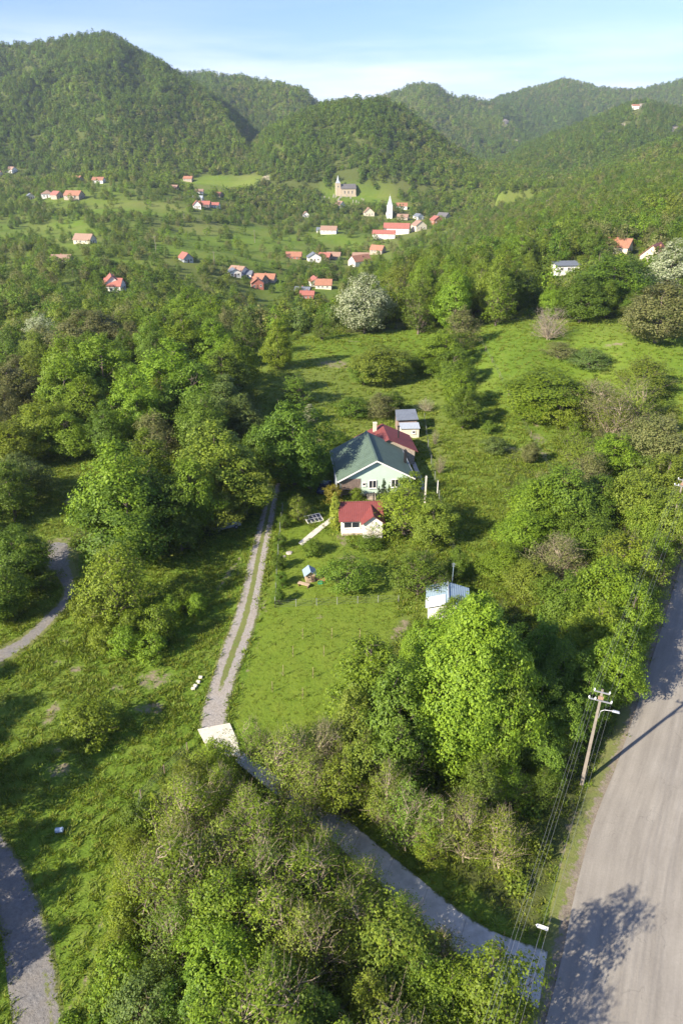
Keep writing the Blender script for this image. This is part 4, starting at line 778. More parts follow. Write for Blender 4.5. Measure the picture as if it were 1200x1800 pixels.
for a in ((27, 303, 9, 11, 3.5, 7, R(60), 'white', 'tile2', 'white house with pinkish roof', UL), (3, 309, 9, 12, 3.2, 6, R(80), 'cream', 'tile', 'orange roofed house', UL), (49, 322, 11, 9, 3.5, 6, R(20), 'white', 'greyroof', 'white walled house with grey roof', UL), (63, 323, 8, 10, 3, 6, R(75), 'plinth', 'tile3', 'red roofed house', UL),
    (84, 321, 12, 9, 3, 5.6, R(95), 'white', 'greyroof', 'long pale house with grey roof', UL), (144, 319, 9, 12, 3.2, 6.4, R(70), 'plinth', 'tile', 'orange roofed house', UL), (184, 321, 10, 13, 3, 6, R(85), 'white', 'tile', 'white house under a broad orange roof', UL),
    (56, 350, 8, 9, 3, 5.4, R(30), 'cream', 'greyroof', 'small grey roofed house', UL), (84, 348, 12, 12, 4, 7.4, R(15), 'white', 'tile2', 'white house with brown hipped roof', UL, True), (107, 348, 9, 12, 3.2, 6.6, R(50), 'plinth', 'tile3', 'dark red roofed barn', UL), (145, 349, 12, 18, 3.4, 7.6, R(75), 'plinth', 'tile', 'largest orange roofed barn', UL),
    (339, 318, 8, 12, 3, 5.8, R(80), 'plinth', 'tile', 'orange roofed house', 'alone at the foot of the wooded hill, centre left'), (313, 334, 8, 12, 2.8, 5.4, R(80), 'brown', 'tile2', 'brown roofed barn', 'above the mid-left farmstead'), (358, 341, 10, 12, 3, 5.6, R(95), 'white', 'tile2', 'faded roofed house', 'above the mid-left farmstead'), (390, 347, 9, 12, 3, 6, R(70), 'plinth', 'tile', 'orange roofed house', 'above the mid-left farmstead'),
    (347, 367, 8, 10, 3.6, 7.6, R(12), 'white', 'tile3', 'white gabled house', ML), (357, 353, 10, 11, 3, 5.4, R(88), 'white', 'lightroof', 'white house with pale roof', ML), (370, 365, 9, 13, 3.4, 6.6, R(85), 'plinth', 'tile3', 'red roofed house', ML), (386, 367, 9, 15, 4, 6.4, R(85), 'white', 'tile3', 'long white house', ML),
    (165, 428, 9, 14, 3, 6.6, R(75), 'cream', 'tile2', 'faded tile roofed house', VL), (127, 462, 8, 12, 2.4, 4.8, R(88), 'plinth', 'tile2', 'low brown roofed barn', VL), (332, 462, 7, 9, 3, 6.2, R(35), 'lightroof', 'tile3', 'red roofed house with bluish walls', VL), (200, 512, 8, 10, 3.8, 7.4, R(20), 'white', 'tile3', 'white house with two red gables', VL), (218, 514, 8, 9, 4, 7, R(85), 'white', 'tile3', 'white walled red roofed house', VL),
    (431, 484, 9, 11, 3, 5.8, R(60), 'white', 'tile2', 'white house with pale red roof', VB), (414, 487, 8, 8, 3, 5, R(20), 'white', 'greyroof', 'small white house with dark roof', VB), (444, 488, 7, 8, 2.6, 4.6, R(80), 'white', 'greyroof', 'low grey roofed shed', VB), (453, 508, 8, 8, 3.8, 6.6, R(10), 'tile3', 'tile', 'orange brick house', VB), (466, 499, 8, 16, 3, 6, R(60), 'plinth', 'tile', 'long orange roofed barn', VB), (484, 496, 8, 13, 3, 5.6, R(80), 'plinth', 'tile', 'low orange roofed barn', VB),
    (530, 456, 8, 13, 3, 6, R(85), 'tile3', 'tile', 'orange roofed house', 'in the row along the valley road'), (553, 461, 11, 10, 3.8, 7, R(10), 'white', 'greyroof', 'white fronted house with grey roof', 'in the row along the valley road'), (581, 457, 8, 11, 3, 5.8, R(70), 'brown', 'tile3', 'dark red roofed barn', 'in the row along the valley road'), (598, 456, 8, 12, 3.2, 6, R(80), 'plinth', 'tile2', 'brown roofed house', 'in the row along the valley road'),
    (618, 468, 9, 18, 4, 8.2, R(-50), 'white', 'tile', 'white gabled house with long orange roof', 'in the row along the valley road'), (648, 457, 8, 14, 3, 6, R(85), 'plinth', 'tile2', 'low tiled house', 'in the row along the valley road'), (674, 445, 8, 12, 3, 6.4, R(60), 'plinth', 'tile', 'tall orange roof', 'behind the central wood'),
    (557, 504, 8, 10, 3.4, 6, R(15), 'white', 'tile3', 'white and red house', VB), (583, 507, 8, 11, 3, 6.2, R(85), 'cream', 'tile', 'large orange roof nearest the acacia', VB), (545, 517, 9, 10, 2.6, 4.6, R(80), 'brown', 'greyroof', 'dark grey roofed shed', VB), (552, 524, 7, 9, 2.6, 4.6, R(85), 'tile3', 'tile3', 'low red brick shed', VB),
    (592, 410, 10, 16, 3.4, 6.8, R(80), 'white', 'tile2', 'long brown and white house', VC), (574, 409, 8, 10, 2.6, 5, R(85), 'white', 'greyroof', 'low grey house', VC), (719, 409, 13, 26, 4.6, 9, R(80), 'white', 'tile3', 'biggest white hall with red roof', VC), (740, 405, 12, 12, 4.6, 9, R(20), 'cream', 'tile2', 'cream hall with brown roof', VC), (694, 418, 9, 22, 4, 7, R(82), 'white', 'tile3', 'long low white house with red roof', VC),
    (602, 366, 9, 12, 4, 8, R(35), 'white', 'tile2', 'white house', 'directly below the cream church'), (649, 380, 12, 13, 4, 9, R(8), 'cream', 'tile2', 'cream gabled house', 'between the two churches'), (715, 367, 9, 14, 3.6, 7, R(85), 'white', 'tile', 'white house with orange roof', 'right of the white church tower'), (717, 386, 9, 13, 3, 6, R(75), 'plinth', 'tile2', 'brown roofed barn', VC),
    (739, 386, 9, 10, 3.4, 6.4, R(30), 'white', 'greyroof', 'small white house', VC), (770, 395, 11, 11, 5, 8.6, R(20), 'tile', 'tile3', 'orange walled house', VC), (787, 386, 12, 13, 3.6, 7.4, R(50), 'stone', 'slate', 'dark roofed house', VC), (538, 382, 7, 8, 3, 6, R(10), 'white', 'tile2', 'tiny white gabled cottage', 'in trees left of the cream church')):
    house(*a)
house(1105, 447, 8, 11, 3.2, 6, R(55), 'cream', 'tile', 'orange tiled roof of a house', 'seen between trees on the right slope', base=-2); house(1140, 466, 8, 12, 3.4, 7.2, R(-35), 'cream', 'tile3', 'cream gabled house with a red tiled roof', 'at the right edge beside the flowering acacia', base=-2); house(1121, 190, 10, 14, 4, 7, R(85), 'white', 'tile', 'lone white house', 'on the bare clearing high on the right ridge')
# pale flat-roofed house on the right slope
x, y = G(998, 480); t = empty('flat_roofed_house', (x, y, h1(x, y)), 'white low house with a dark flat roof by the small clearing', 'house', None, R(8)); HPOS.append((x, y, 11))
a = MB(); a.box((0, 3, .8), (10, 6, 4)); a.build('wall', M['white'], t); a = MB(); a.slab([(-5.4, -.5, 3.1), (5.4, -.5, 3.1), (5.4, 6.5, 3.9), (-5.4, 6.5, 3.9)], .18); a.build('roof', M['greyroof'], t)
for k in (-3, 0, 3): window(t, (k, -.03, 1.6), 1.2, 1.2)
a = MB(); a.box((1.6, -2.8, .9), (4.2, 3, .12)); [a.box((i, j, .1), (.12, .12, 1.6)) for i in (-.3, 3.5) for j in (-4.1, -1.5)]; a.build('canopy', M['lightroof'], t)
# churches
x, y = G(606, 346); t = empty('hill_church', (x, y, h1(x, y)), 'cream church with a slate roof and pointed spire above the village', 'church', None, R(8)); HPOS.append((x+4, y, 30))
a = MB(); a.box((5, 7, 3.5), (20, 11, 13)); a.face([(-5, 1.5, 10), (-5, 12.5, 10), (-5, 7, 15)]); a.face([(15, 1.5, 10), (15, 7, 15), (15, 12.5, 10)]); a.build('nave', M['sand'], t)
a = MB(); a.slab([(-5.2, .9, 9.9), (15.6, .9, 9.9), (15.6, 7, 15.4), (-5.2, 7, 15.4)], .3); a.slab([(-5.2, 7, 15.4), (15.6, 7, 15.4), (15.6, 13.1, 9.9), (-5.2, 13.1, 9.9)], .3); a.build('roof', M['slate'], t)
a = MB(); a.box((-8.5, 6, 6.5), (6.4, 6.4, 19)); a.box((-8.5, 6, 16.2), (7, 7, .5)); tw = a.build('tower', M['sand'], t)
a = MB(); a.box((-8.5, 6, 17.8), (5.6, 5.6, 3), 0, .62); a.bar((-8.5, 6, 19.2), (-8.5, 6, 26), 1.7, 8, .06); a.build('spire', M['lightroof'], tw)
for k in (-1, 4, 9): window(t, (k+1, 1.45, 5.5), 1.4, 3.6)
window(t, (-8.5, 2.75, 12.5), 1.3, 2.2)
x, y = G(684, 384); t = empty('white_church', (x, y, h1(x, y)), 'slender white church tower with a tapering pale spire', 'church', None, R(-5)); HPOS.append((x, y, 16))
a = MB(); a.box((0, 3, 5.5), (6.4, 6.4, 17)); a.box((0, 3, 14.2), (6.9, 6.9, .5)); tw = a.build('tower', M['white'], t); a = MB(); a.box((0, 3, 19.4), (6, 6, 10), 0, .12); a.bar((0, 3, 24), (0, 3, 26.4), .12, 5); a.build('spire', M['lightroof'], tw)
a = MB(); gable(a, 8, 13, 6, 9.6); o = a.build('nave', M['white'], t); o.location = (-.4, 6.3, 0); r_ = MB(); gable_roof(r_, 8, 13, 6, 9.6); r_.build('roof', M['slate'], o); window(t, (0, -.25, 10.5), 1.2, 2.2); window(t, (0, -.25, 4.5), 1.2, 2)
gm = MB(); gm.box((0, 0, .5), (.9, .3, 1.6)); gm.box((0, 0, 1.6), (.25, .28, 1.0)); gm.box((0, 0, 1.7), (.9, .26, .25)); gme = gm.mesh('gravestone', M['stone'])
for k in range(34):
    q = random.uniform(545, 640), random.uniform(343, 358); x, y = G(*q); o = link('gravestone', gme, None, (x, y, h1(x, y)), .1); s_ = random.uniform(1.0, 1.9); o.scale = (s_, s_, s_); tag(o, 'small pale gravestone in the churchyard below the cream church', 'gravestone', 'gravestones in the hillside churchyard')
for px, py, h in ((275, 444, 11), (448, 427, 11), (377, 466, 9), (325, 395, 10), (598, 372, 12)):
    x, y = G(px, py); t = empty('village_pole', (x, y, h1(x, y)), None, 'pole', 'utility poles in the village'); a = MB(); a.bar((0, 0, -1), (0, 0, h), .22, 6, .14); a.build('shaft', M['pole'], t); a = MB(); a.box((0, 0, h-.6), (2.2, .15, .15)); a.build('crossarm', M['pole'], t); queue(t, 'thin pale pole', 'rising from the distant meadows of the valley')
# woods
HX = np.array([q[0] for q in HPOS]); HY = np.array([q[1] for q in HPOS]); HS = np.array([q[2] for q in HPOS])
X, Y, Z = MIDP
def clear_houses(X, Y):
    ok = np.ones(len(X), bool)
    for hx, hy, hs in zip(HX, HY, HS):
        n_ = np.hypot(hx, hy); tx, ty = -hx/n_, -hy/n_; dx = X-hx; dy = Y-hy; al = dx*tx+dy*ty; ac = np.abs(dx*ty-dy*tx); ok &= ~((al > -hs*1.2) & (al < hs*.5+4+hy*.010) & (ac < hs*.5+.5)) & ~((al > 0) & (al < hs*.5+16+hy*.045) & (ac < hs*.5) & (vn(X*.9, Y*.9, 8) < .72))
    return ok
k = clear_houses(X, Y); X, Y, Z = X[k], Y[k], Z[k]
S = rng.uniform(.55, 1.15, len(X))*np.where(Y < 420, 1.25, .9)*np.where((X/Y > .18), 1.15, 1)
scatter('valley_trees', np.stack([X, Y, Z-.2], 1), S, mixset(mids, ['mid', 'dark', 'fresh', 'olive', 'brown', 'mid', 'olive', 'blue', 'dark', 'fresh', 'mid', 'dark', 'pale', 'brown', 'olive', 'dark'], 'valley_tree'), 'countless small trees and bushes scattered through the valley and village', 'woodland')
X, Y = sample(52000, 930, 2050, .60, seed=8); X2, Y2 = sample(56000, 2050, 3700, .60, seed=9); X = np.r_[X, X2]; Y = np.r_[Y, Y2]; Z = hz(X, Y)
px, py, cl = fields(X, Y, Z); iv = np.clip(((np.log(Y+30)-vs[0])/DU).astype(int), 0, nv-1); iu = np.clip(((X/(Y+30)-us[0])/DU).astype(int), 0, nu-1)
keep = (~cl) & (rocks[iv, iu] < .35) & (rng.uniform(0, 1, len(X)) < np.where(Y < 2000, 1.0, .95)) & clear_houses(X, Y)
# drop what lies on slopes turned away from the view
grad = (hz(X, Y+12)-hz(X, Y-12))/24; keep &= (grad > (Z-CAM_H)/Y-.16) | (Y < 1350)
X, Y, Z = X[keep], Y[keep], Z[keep]; S = rng.uniform(.6, 1.3, len(X))*np.where(Y < 2000, 1.08, 1.7)
print('far trees', len(X))
zone = fbm(X/190, Y/420, 70, 4)+.055*rng.normal(size=len(X))
A_ = ['dark', 'mid', 'dark', 'mid', 'blue', 'dark', 'mid', 'olive', 'fresh', 'dark']; B_ = ['fresh', 'lime', 'fresh', 'yellow', 'mid', 'olive', 'fresh', 'mid', 'pale']; C_ = ['brown', 'dark', 'olive', 'blue', 'pale', 'mid', 'dark', 'blue', 'pale', 'mid']
for nm, m_, cs, lb in (('deep_green_forest', zone < .44, A_, 'dense deep green forest covering the mountains behind the village'), ('mixed_forest', (zone >= .44) & (zone < .53), C_, 'mixed brownish and flowering forest on the mountain flanks'), ('light_green_forest', zone >= .53, B_, 'light fresh green forest patches on the mountain slopes')):
    scatter(nm, np.stack([X, Y, Z-.6], 1)[m_], S[m_], mixset(fars, cs, nm+'_tree'), lb, 'forest', 0, 9)
# undergrowth and grass
ug = [src(f'undergrowth_{i:02d}', npmesh('bush_mesh', *leaves(*(lambda P: (P*np.array([1, 1, .6])+[0, 0, .35], unit(P*.6+[0, 0, .6]+rng.normal(size=P.shape)*.4)))(unit(rng.normal(size=(260, 3)))*rng.uniform(.3, 1, (260, 1))**.5*.95*(1-.35*vn(np.arange(260)*.1, np.zeros(260), i))[:, None]), .19, rng), (LEAF[c],)), (LEAF[c],)) for i, c in enumerate(['mid', 'olive', 'fresh', 'dark', 'mid', 'yellow', 'olive', 'brown'])]
X, Y = sample(26000, 8, 330, .75, seed=12); Z = hz(X, Y); px, py = project(X, Y, Z); ok = np.zeros(len(X), bool)
for q in wood_polys: ok |= inpoly(px, py, q)
SN = [(860, 560), (1260, 540), (1260, 690), (1100, 640), (900, 700), (860, 640)]
PLOT = [(470, 860), (700, 700), (760, 700), (760, 1060), (700, 1100), (650, 1290), (400, 1290)]
ok &= ~inpoly(px, py, NOTREE[0]) & ~inpoly(px, py, NOTREE[1]) & ~inpoly(px, py, SN) & ~inpoly(px, py, PLOT) & ~insheet(X, Y); ok2 = (fbm(X/6, Y/6, 31, 3) > .66) & (Y < 230) & ~insheet(X, Y) & ~inpoly(px, py, PLOT) & (px > 700) & (rng.uniform(0, 1, len(X)) < .07); ok = (ok & (rng.uniform(0, 1, len(X)) < .5)) | ok2
Xa, Ya = sample(9000, 0, 70, .75, seed=33); pa, qa = project(Xa, Ya, hz(Xa, Ya)); ka = inpoly(pa, qa, [(110, 1900), (125, 1700), (215, 1560), (240, 1430), (300, 1380), (330, 1900)]) & ~insheet(Xa, Ya) & (rng.uniform(0, 1, len(Xa)) < .6)
ok = np.r_[ok, ka]; X = np.r_[X, Xa]; Y = np.r_[Y, Ya]; Z = hz(X, Y)
scatter('undergrowth', np.stack([X, Y, Z], 1)[ok], rng.uniform(.5, 1.5, ok.sum())*np.where(Y[ok] > 110, 1.3, 1), ug, 'leafy undergrowth and brambles filling the floor of the thickets', 'undergrowth', .1, 13)
def tuft(seed, nb=16, hgt=.34, spread=.2):
    r = np.random.default_rng(seed); a = r.uniform(0, 6.28, nb); b0 = np.stack([np.cos(a), np.sin(a), 0*a], 1)*r.uniform(0, spread, (nb, 1)); hh = hgt*r.uniform(.5, 1.2, nb)[:, None]
    tip = b0*1.9+np.array([0, 0, 1])*hh+r.normal(size=(nb, 3))*.05; sd = np.stack([-np.sin(a), np.cos(a), 0*a], 1)*.028; md = b0*1.2+(tip-b0)*.5
    V = np.stack([b0-sd, b0+sd, md+sd*1.1, tip, ], 1).reshape(-1, 3); return npmesh('tuft_mesh', V, np.arange(nb*4).reshape(nb, 4))
GM = [leafmat('grass_blade', (.155, .250, .026), .4), leafmat('pale_grass_blade', (.19, .26, .04), .4), leafmat('lush_grass_blade', (.125, .225, .022), .4), leafmat('straw_blade', (.20, .20, .07), .2)]
tf = [src(f'grass_tuft_{i:02d}', tuft(i, 18, .21, .24), (GM[c],)) for i, c in enumerate((0, 0, 2, 1, 0, 2, 0, 1))]
X, Y = sample(360000, 14, 212, .66, seed=21); Z = hz(X, Y); px, py = project(X, Y, Z)
lawnp = inpoly(px, py, LAWN); dm_ = dirt[np.clip(((np.log(Y+30)-vs[0])/DU).astype(int), 0, nv-1), np.clip(((X/(Y+30)-us[0])/DU).astype(int), 0, nu-1)]
ok = (px > -60) & (px < 1260) & ~insheet(X, Y) & (rng.uniform(0, 1, len(X)) > dm_*.9) & (rng.uniform(0, 1, len(X)) < (1-.88*sst(70, 165, Y))*np.where(lawnp, .4, .5+.5*sst(.35, .6, fbm(X/3, Y/3, 50, 3))))
X, Y, Z, lawnp = X[ok], Y[ok], Z[ok], lawnp[ok]; S = rng.uniform(.6, 1.4, len(X))*np.where(lawnp, .33, .66)*(.8+.6*fbm(X/5, Y/5, 60, 3))*(1+.005*Y)
S3 = np.stack([S*1.35, S*1.35, S], 1); scatter('meadow_grass', np.stack([X, Y, Z-.02], 1), S3, tf, 'tufted green grass of the meadows and lawn', 'grass', .12, 22)
print('tufts', len(X), 'individual trees', len(BASES))
# ------------------------------------------------------------------ the mint green house
def at_ground(px, py): x, y = G(px, py); return x, y, h1(x, y)
x, y, z = 5.6, 104.6, h1(5.6, 104.6)
t = empty('green_house', (x, y, z), 'mint green gabled house with a dark green roof and slatted timber porch', 'house', None, R(6)); HW, HR, W2, LN = 3.3, 6.35, 5.7, 12.0
a = MB(); a.face([(-W2+3.2, 0, -.3), (W2, 0, -.3), (W2, 0, HW), (0, 0, HR), (-W2, 0, HW), (-W2+3.2, 0, HW)][:4]+[(-W2, 0, HW), (-W2+3.2, 0, HW-.05)])
a.face([(W2, 0, -.3), (W2, LN, -.3), (W2, LN, HW), (W2, 0, HW)]); a.face([(-W2, LN, -.3), (-W2, 3.4, -.3), (-W2, 3.4, HW), (-W2, LN, HW)]); a.face([(-W2, 3.4, -.3), (-W2+3.2, 3.4, -.3), (-W2+3.2, 3.4, HW), (-W2, 3.4, HW)]); a.face([(-W2+3.2, 3.4, -.3), (-W2+3.2, 0, -.3), (-W2+3.2, 0, HW), (-W2+3.2, 3.4, HW)])
a.face([(W2, LN, -.3), (-W2, LN, -.3), (-W2, LN, HW), (0, LN, HR), (W2, LN, HW)]); a.build('wall', M['mint'], t)
a = MB(); a.box(((3.2)/2, -.06, .05), (2*W2-3.2, .14, .9)); a.box((W2+.05, LN/2, .05), (.12, LN, .9)); a.build('plinth', M['plinth'], t)
a = MB(); e = W2+.65; sl_ = (HR-HW)/W2; ze = HW-sl_*.65+.2; zr = HR+.2; a.slab([(-e, -.55, ze), (0, -.55, zr), (0, LN+.3, zr), (-e, LN+.3, ze)], .13); a.slab([(0, -.55, zr), (e, -.55, ze), (e, LN+.3, ze), (0, LN+.3, zr)], .13); rf = a.build('roof', M['greenroof'], t)
a = MB()   # standing seams
for k in range(19):
    yy = -.4+k*.68
    for sg in (-1, 1): a.bar((sg*e*.995, yy, ze+.02), (sg*.05, yy, zr+.0), .022, 4)
a.build('roof_seam', M['greenroof'], rf)
a = MB(); a.box((0, LN/2-.1, zr+.03), (.34, LN+.9, .07)); a.build('ridge_cap', M['greenroof'], rf)
for sg in (-1, 1):
    a = MB(); a.slab([(sg*e, -.60, ze-.03), (0, -.60, zr-.03), (0, -.555, zr-.03), (sg*e, -.555, ze-.03)] if sg < 0 else [(0, -.60, zr-.03), (e, -.60, ze-.03), (e, -.555, ze-.03), (0, -.555, zr-.03)], .24); a.build('bargeboard', M['white'], rf)
    a = MB(); a.bar((sg*(e+.07), -.5, ze-.08), (sg*(e+.07), LN+.3, ze-.08), .075, 6); a.bar((sg*(e+.05), -.3, ze-.1), (sg*(W2+.1), -.1, ze-.7), .04, 5); a.bar((sg*(W2+.1), -.1, ze-.7), (sg*(W2+.1), -.1, .1), .04, 5); a.build('gutter', M['lightroof'], rf)
window(t, (-.55, -.04, 2.15), 1.2, 1.35); window(t, (3.15, -.04, 2.15), 1.25, 1.35); window(t, (-1.95, -.04, 2.2), .5, .5, mull=0); window(t, (W2+.04, 6, 2.1), 1.1, 1.2, 'x+')
a = MB(); [a.box((-W2+.12+k*.19, -.02+.05*(k % 2), 2.25), (.12, .03, 1.95)) for k in range(17)]; a.box((-W2+1.6, .05, 1.35), (3.2, .06, .1)); a.box((-W2+1.6, .05, 3.1), (3.2, .06, .1)); pc = a.build('porch_slats', M['wood'], t)
a = MB(); [a.box((-W2+.1+k*1.5, -.02, .5), (.14, .14, 1.7)) for k in range(3)]; a.box((-W2+1.6, 0, .55), (3.1, .07, .1)); a.box((-W2+1.6, 0, .95), (3.1, .07, .08)); a.build('porch_rail', M['wood'], t)
a = MB(); a.box((-W2-.65, 2.4, 1.5), (.08, 4.0, 3.0)); [a.box((-W2-.72, .6+k*.9, 1.5), (.08, .08, 3.0)) for k in range(5)]; a.build('side_screen', M['lightroof'], t)
a = MB(); a.box((e-.7, 5.0, ze+1.25), (.42, .42, 2.3)); a.box((e-.7, 5.0, ze+2.45), (.55, .55, .08)); a.bar((e-.7, 5, ze+2.5), (e-.7, 5, ze+2.8), .12, 8); a.build('chimney', M['dark'], t)
a = MB(); a.box((-.9, -.75, .3), (1.4, 1.2, .6)); a.box((-.9, -1.5, .12), (1.4, .4, .3)); a.build('doorstep', M['plinth'], t); a = MB(); [a.bar((-1.7+k*.25, -1.3, .2), (-1.7+k*.25, -1.3, 1.15), .03, 5) for k in range(7)]; a.bar((-1.7, -1.3, 1.15), (-.2, -1.3, 1.15), .035, 5); a.build('step_railing', M['dark'], t)
# red annex behind
x, y = 8.3, 116.9; z = h1(x, y); t = empty('red_roofed_annex', (x, y, z), 'low annex with a large red metal roof behind the mint green house', 'annex', None, R(6))
a = MB(); gable(a, 9.6, 7, 2.7, 5.0, -.3); a.build('wall', M['plinth'], t); a = MB(); gable_roof(a, 9.6, 7, 2.7, 5.0, .5, .1); rf = a.build('roof', M['redroof'], t)
a = MB(); a.bar((2.2, 2.6, 3.6), (2.2, 2.6, 6.3), .13, 8); a.bar((2.2, 2.6, 6.3), (2.2, 2.6, 6.42), .24, 8); a.build('flue', M['dark'], rf); a = MB(); [a.bar((sg*5.3, -.5+k*.6, 2.62), (0, -.5+k*.6, 5.17), .02, 4) for k in range(14) for sg in (-1, 1)]; a.build('roof_seam', M['redroof'], rf); chimney(rf, (-1.6, 5.8, 4.0), .6, 1.9, M['cream'])
window(t, (4.84, 3, 1.5), 1, 1, 'x+')
# grey sheds
x, y, z = at_ground(719.5, 770); t = empty('block_shed', (x, y, z), 'small cream block shed with a pale lean-to roof and one little window', 'shed', None, R(3))
a = MB(); a.box((0, .9, .95), (3.6, 1.8, 2.1)); a.build('wall', M['cream'], t); a = MB(); a.slab([(-1.95, -.25, 2.08), (1.95, -.25, 2.08), (1.95, 2.0, 2.5), (-1.95, 2.0, 2.5)], .08); a.build('roof', M['lightroof'], t); window(t, (.75, -.03, 1.25), .5, .5, mull=0)
t2 = empty('tin_roofed_shed', (x-.3, y+3.3, h1(x, y+3.3)), 'larger grey tin-roofed shed behind the cream block shed', 'shed', None, R(3)); a = MB(); a.box((0, 1.6, 1.3), (3.9, 3.2, 2.8)); a.build('wall', M['wood'], t2); a = MB(); a.slab([(-2.3, -.5, 2.75), (2.2, -.4, 2.85), (2.1, 3.6, 3.6), (-2.0, 3.6, 3.5)], .09); a.build('roof', M['greyroof'], t2); a = MB(); a.box((-.9, -.03, 1.0), (.9, .06, 1.9)); a.build('door', M['brown'], t2)
# white outbuilding with red roof
x, y, z = at_ground(637, 940); t = empty('white_outbuilding', (x, y, z), 'white outbuilding with a red cross-gabled roof beside the columnar conifer', 'outbuilding', None, R(4))
a = MB(); a.box((-.25, 2.4, 1.2), (5.7, 4.8, 2.9)); a.face([(-3.1, 0, 2.65), (-3.1, 4.8, 2.65), (-3.1, 2.4, 4.1)]); a.face([(2.6, 0, 2.65), (2.6, 2.4, 4.1), (2.6, 4.8, 2.65)])
a.face([(.0, -1.3, -.3), (2.75, -1.3, -.3), (2.75, -1.3, 2.75), (1.37, -1.3, 3.75), (.0, -1.3, 2.75)]); a.face([(0, 0.02, -.3), (0, -1.3, -.3), (0, -1.3, 2.75), (0, .02, 2.75)]); a.face([(2.75, -1.3, -.3), (2.75, 1.2, -.3), (2.75, 1.2, 2.75), (2.75, -1.3, 2.75)]); a.build('wall', M['white'], t)
a = MB(); a.slab([(-3.5, -.45, 2.55), (3.1, -.45, 2.55), (3.1, 2.4, 4.27), (-3.5, 2.4, 4.27)], .09); a.slab([(-3.5, 2.4, 4.27), (3.1, 2.4, 4.27), (3.1, 5.2, 2.55), (-3.5, 5.2, 2.55)], .09)
a.slab([(-.35, -1.7, 2.6), (1.37, -1.7, 3.95), (1.37, 2.2, 3.95), (-.35, .2, 2.62)], .08); a.slab([(1.37, -1.7, 3.95), (3.15, -1.7, 2.6), (3.15, .2, 2.62), (1.37, 2.2, 3.95)], .08); rf = a.build('roof', M['redroof'], t); a = MB(); a.bar((-3.5, 2.4, 4.29), (3.1, 2.4, 4.29), .09, 6); a.bar((1.37, -1.7, 3.97), (1.37, 1.9, 3.97), .08, 6); a.build('ridge_cap', M['redroof'], rf); a = MB(); a.bar((2.0, 4.0, 3.4), (2.0, 4.0, 5.0), .10, 8); a.build('flue', M['dark'], rf)
window(t, (-1.6, -.04, 1.75), 2.3, .95); a = MB(); a.box((-1.55, -.1, .1), (3.0, .14, .55)); a.build('plinth', M['plinth'], t)
# blue-roofed shed with a white tarpaulin side
x, y, z = at_ground(786, 1090); t = empty('blue_roofed_shed', (x, y, z), 'white shed with a pale blue sheet roof behind the biggest tree', 'shed', None, R(-6)); a = MB(); gable(a, 4.8, 4.2, 1.8, 2.5, -.3); a.build('wall', M['white'], t); o = a = MB(); gable_roof(a, 4.8, 4.2, 1.8, 2.5, .3, .08); rf = a.build('roof', M['blueroof'], t); a = MB(); a.bar((0, -.3, 2.66), (0, 4.5, 2.66), .1, 6); a.build('ridge_cap', M['lightroof'], rf); a = MB(); a.slab([(-2.75, -.4, 1.90), (-.4, -.4, 2.59), (-.4, 1.7, 2.61), (-2.75, 1.7, 1.92)], .04); a.build('tarpaulin', M['tarp'], t)
x, y, z = at_ground(792, 1050); t = empty('blue_mast', (x, y, z), 'thin blue mast standing behind the blue-roofed shed', 'mast'); a = MB(); a.bar((0, 0, -.2), (0, 0, 5.2), .05, 6, .035); a.build('shaft', M['blueroof'], t); a = MB(); a.box((0, 0, 5.0), (.5, .06, .06)); a.box((0, 0, 4.7), (.34, .06, .06)); a.build('crosspiece', M['steel'], t)
# playhouse, mat, bench, cold frame, blocks
x, y, z = at_ground(546, 1024); t = empty('playhouse', (x, y, z), 'tiny wooden playhouse with a blue roof on the garden lawn', 'playhouse', None, R(12)); a = MB(); a.box((0, .6, .65), (1.2, 1.2, 1.3)); a.build('wall', M['rawwood'], t); a = MB(); gable_roof(a, 1.2, 1.2, 1.3, 1.75, .28, .05); rf = a.build('roof', M['blueroof'], t); a = MB(); a.face([(-.58, -.01, 1.3), (.58, -.01, 1.3), (0, -.01, 1.72)]); a.build('gable', M['rawwood'], t); window(t, (-.2, -.03, .85), .35, .35, mull=0, fr=M['rawwood']); a = MB(); a.box((.3, -.03, .5), (.35, .05, .85)); a.build('door', M['brown'], t)
x, y, z = at_ground(534, 1031); t = empty('garden_bench', (x, y, z), 'low timber bench in front of the tiny playhouse', 'bench', None, R(-25)); a = MB(); a.box((0, 0, .45), (1.6, .55, .08)); a.build('seat', M['rawwood'], t)
for sx in (-.65, .65): a = MB(); a.box((sx, 0, .2), (.1, .45, .42)); a.build('leg', M['brown'], t)
x, y, z = at_ground(565, 1015); a = MB(); a.prism([(-.8, -.8), (.7, -.9), (.85, .7), (-.7, .85)], 0, .07); o = a.build('red_mat', M['redmat'], None, .02); o.location = (x, y, z+.02); tag(o, 'faded red mat lying beside the playhouse', 'mat')
x, y, z = at_ground(563, 1026); t = empty('green_crate', (x, y, z), 'small dark green crate between the red mat and the apple tree', 'crate'); a = MB(); [a.box(c_, d_) for c_, d_ in (((0, 0, .04), (.6, .4, .06)), ((0, -.2, .2), (.6, .04, .3)), ((0, .2, .2), (.6, .04, .3)), ((-.3, 0, .2), (.04, .4, .3)), ((.3, 0, .2), (.04, .4, .3)))]; a.build('box', M['greenp'], t)
x, y, z = at_ground(551, 914); t = empty('cold_frame', (x, y, z), 'white-framed cold frame with dark panes tilted on the lawn', 'cold frame', None, R(20)); t.rotation_euler = (R(12), 0, R(24)); a = MB()
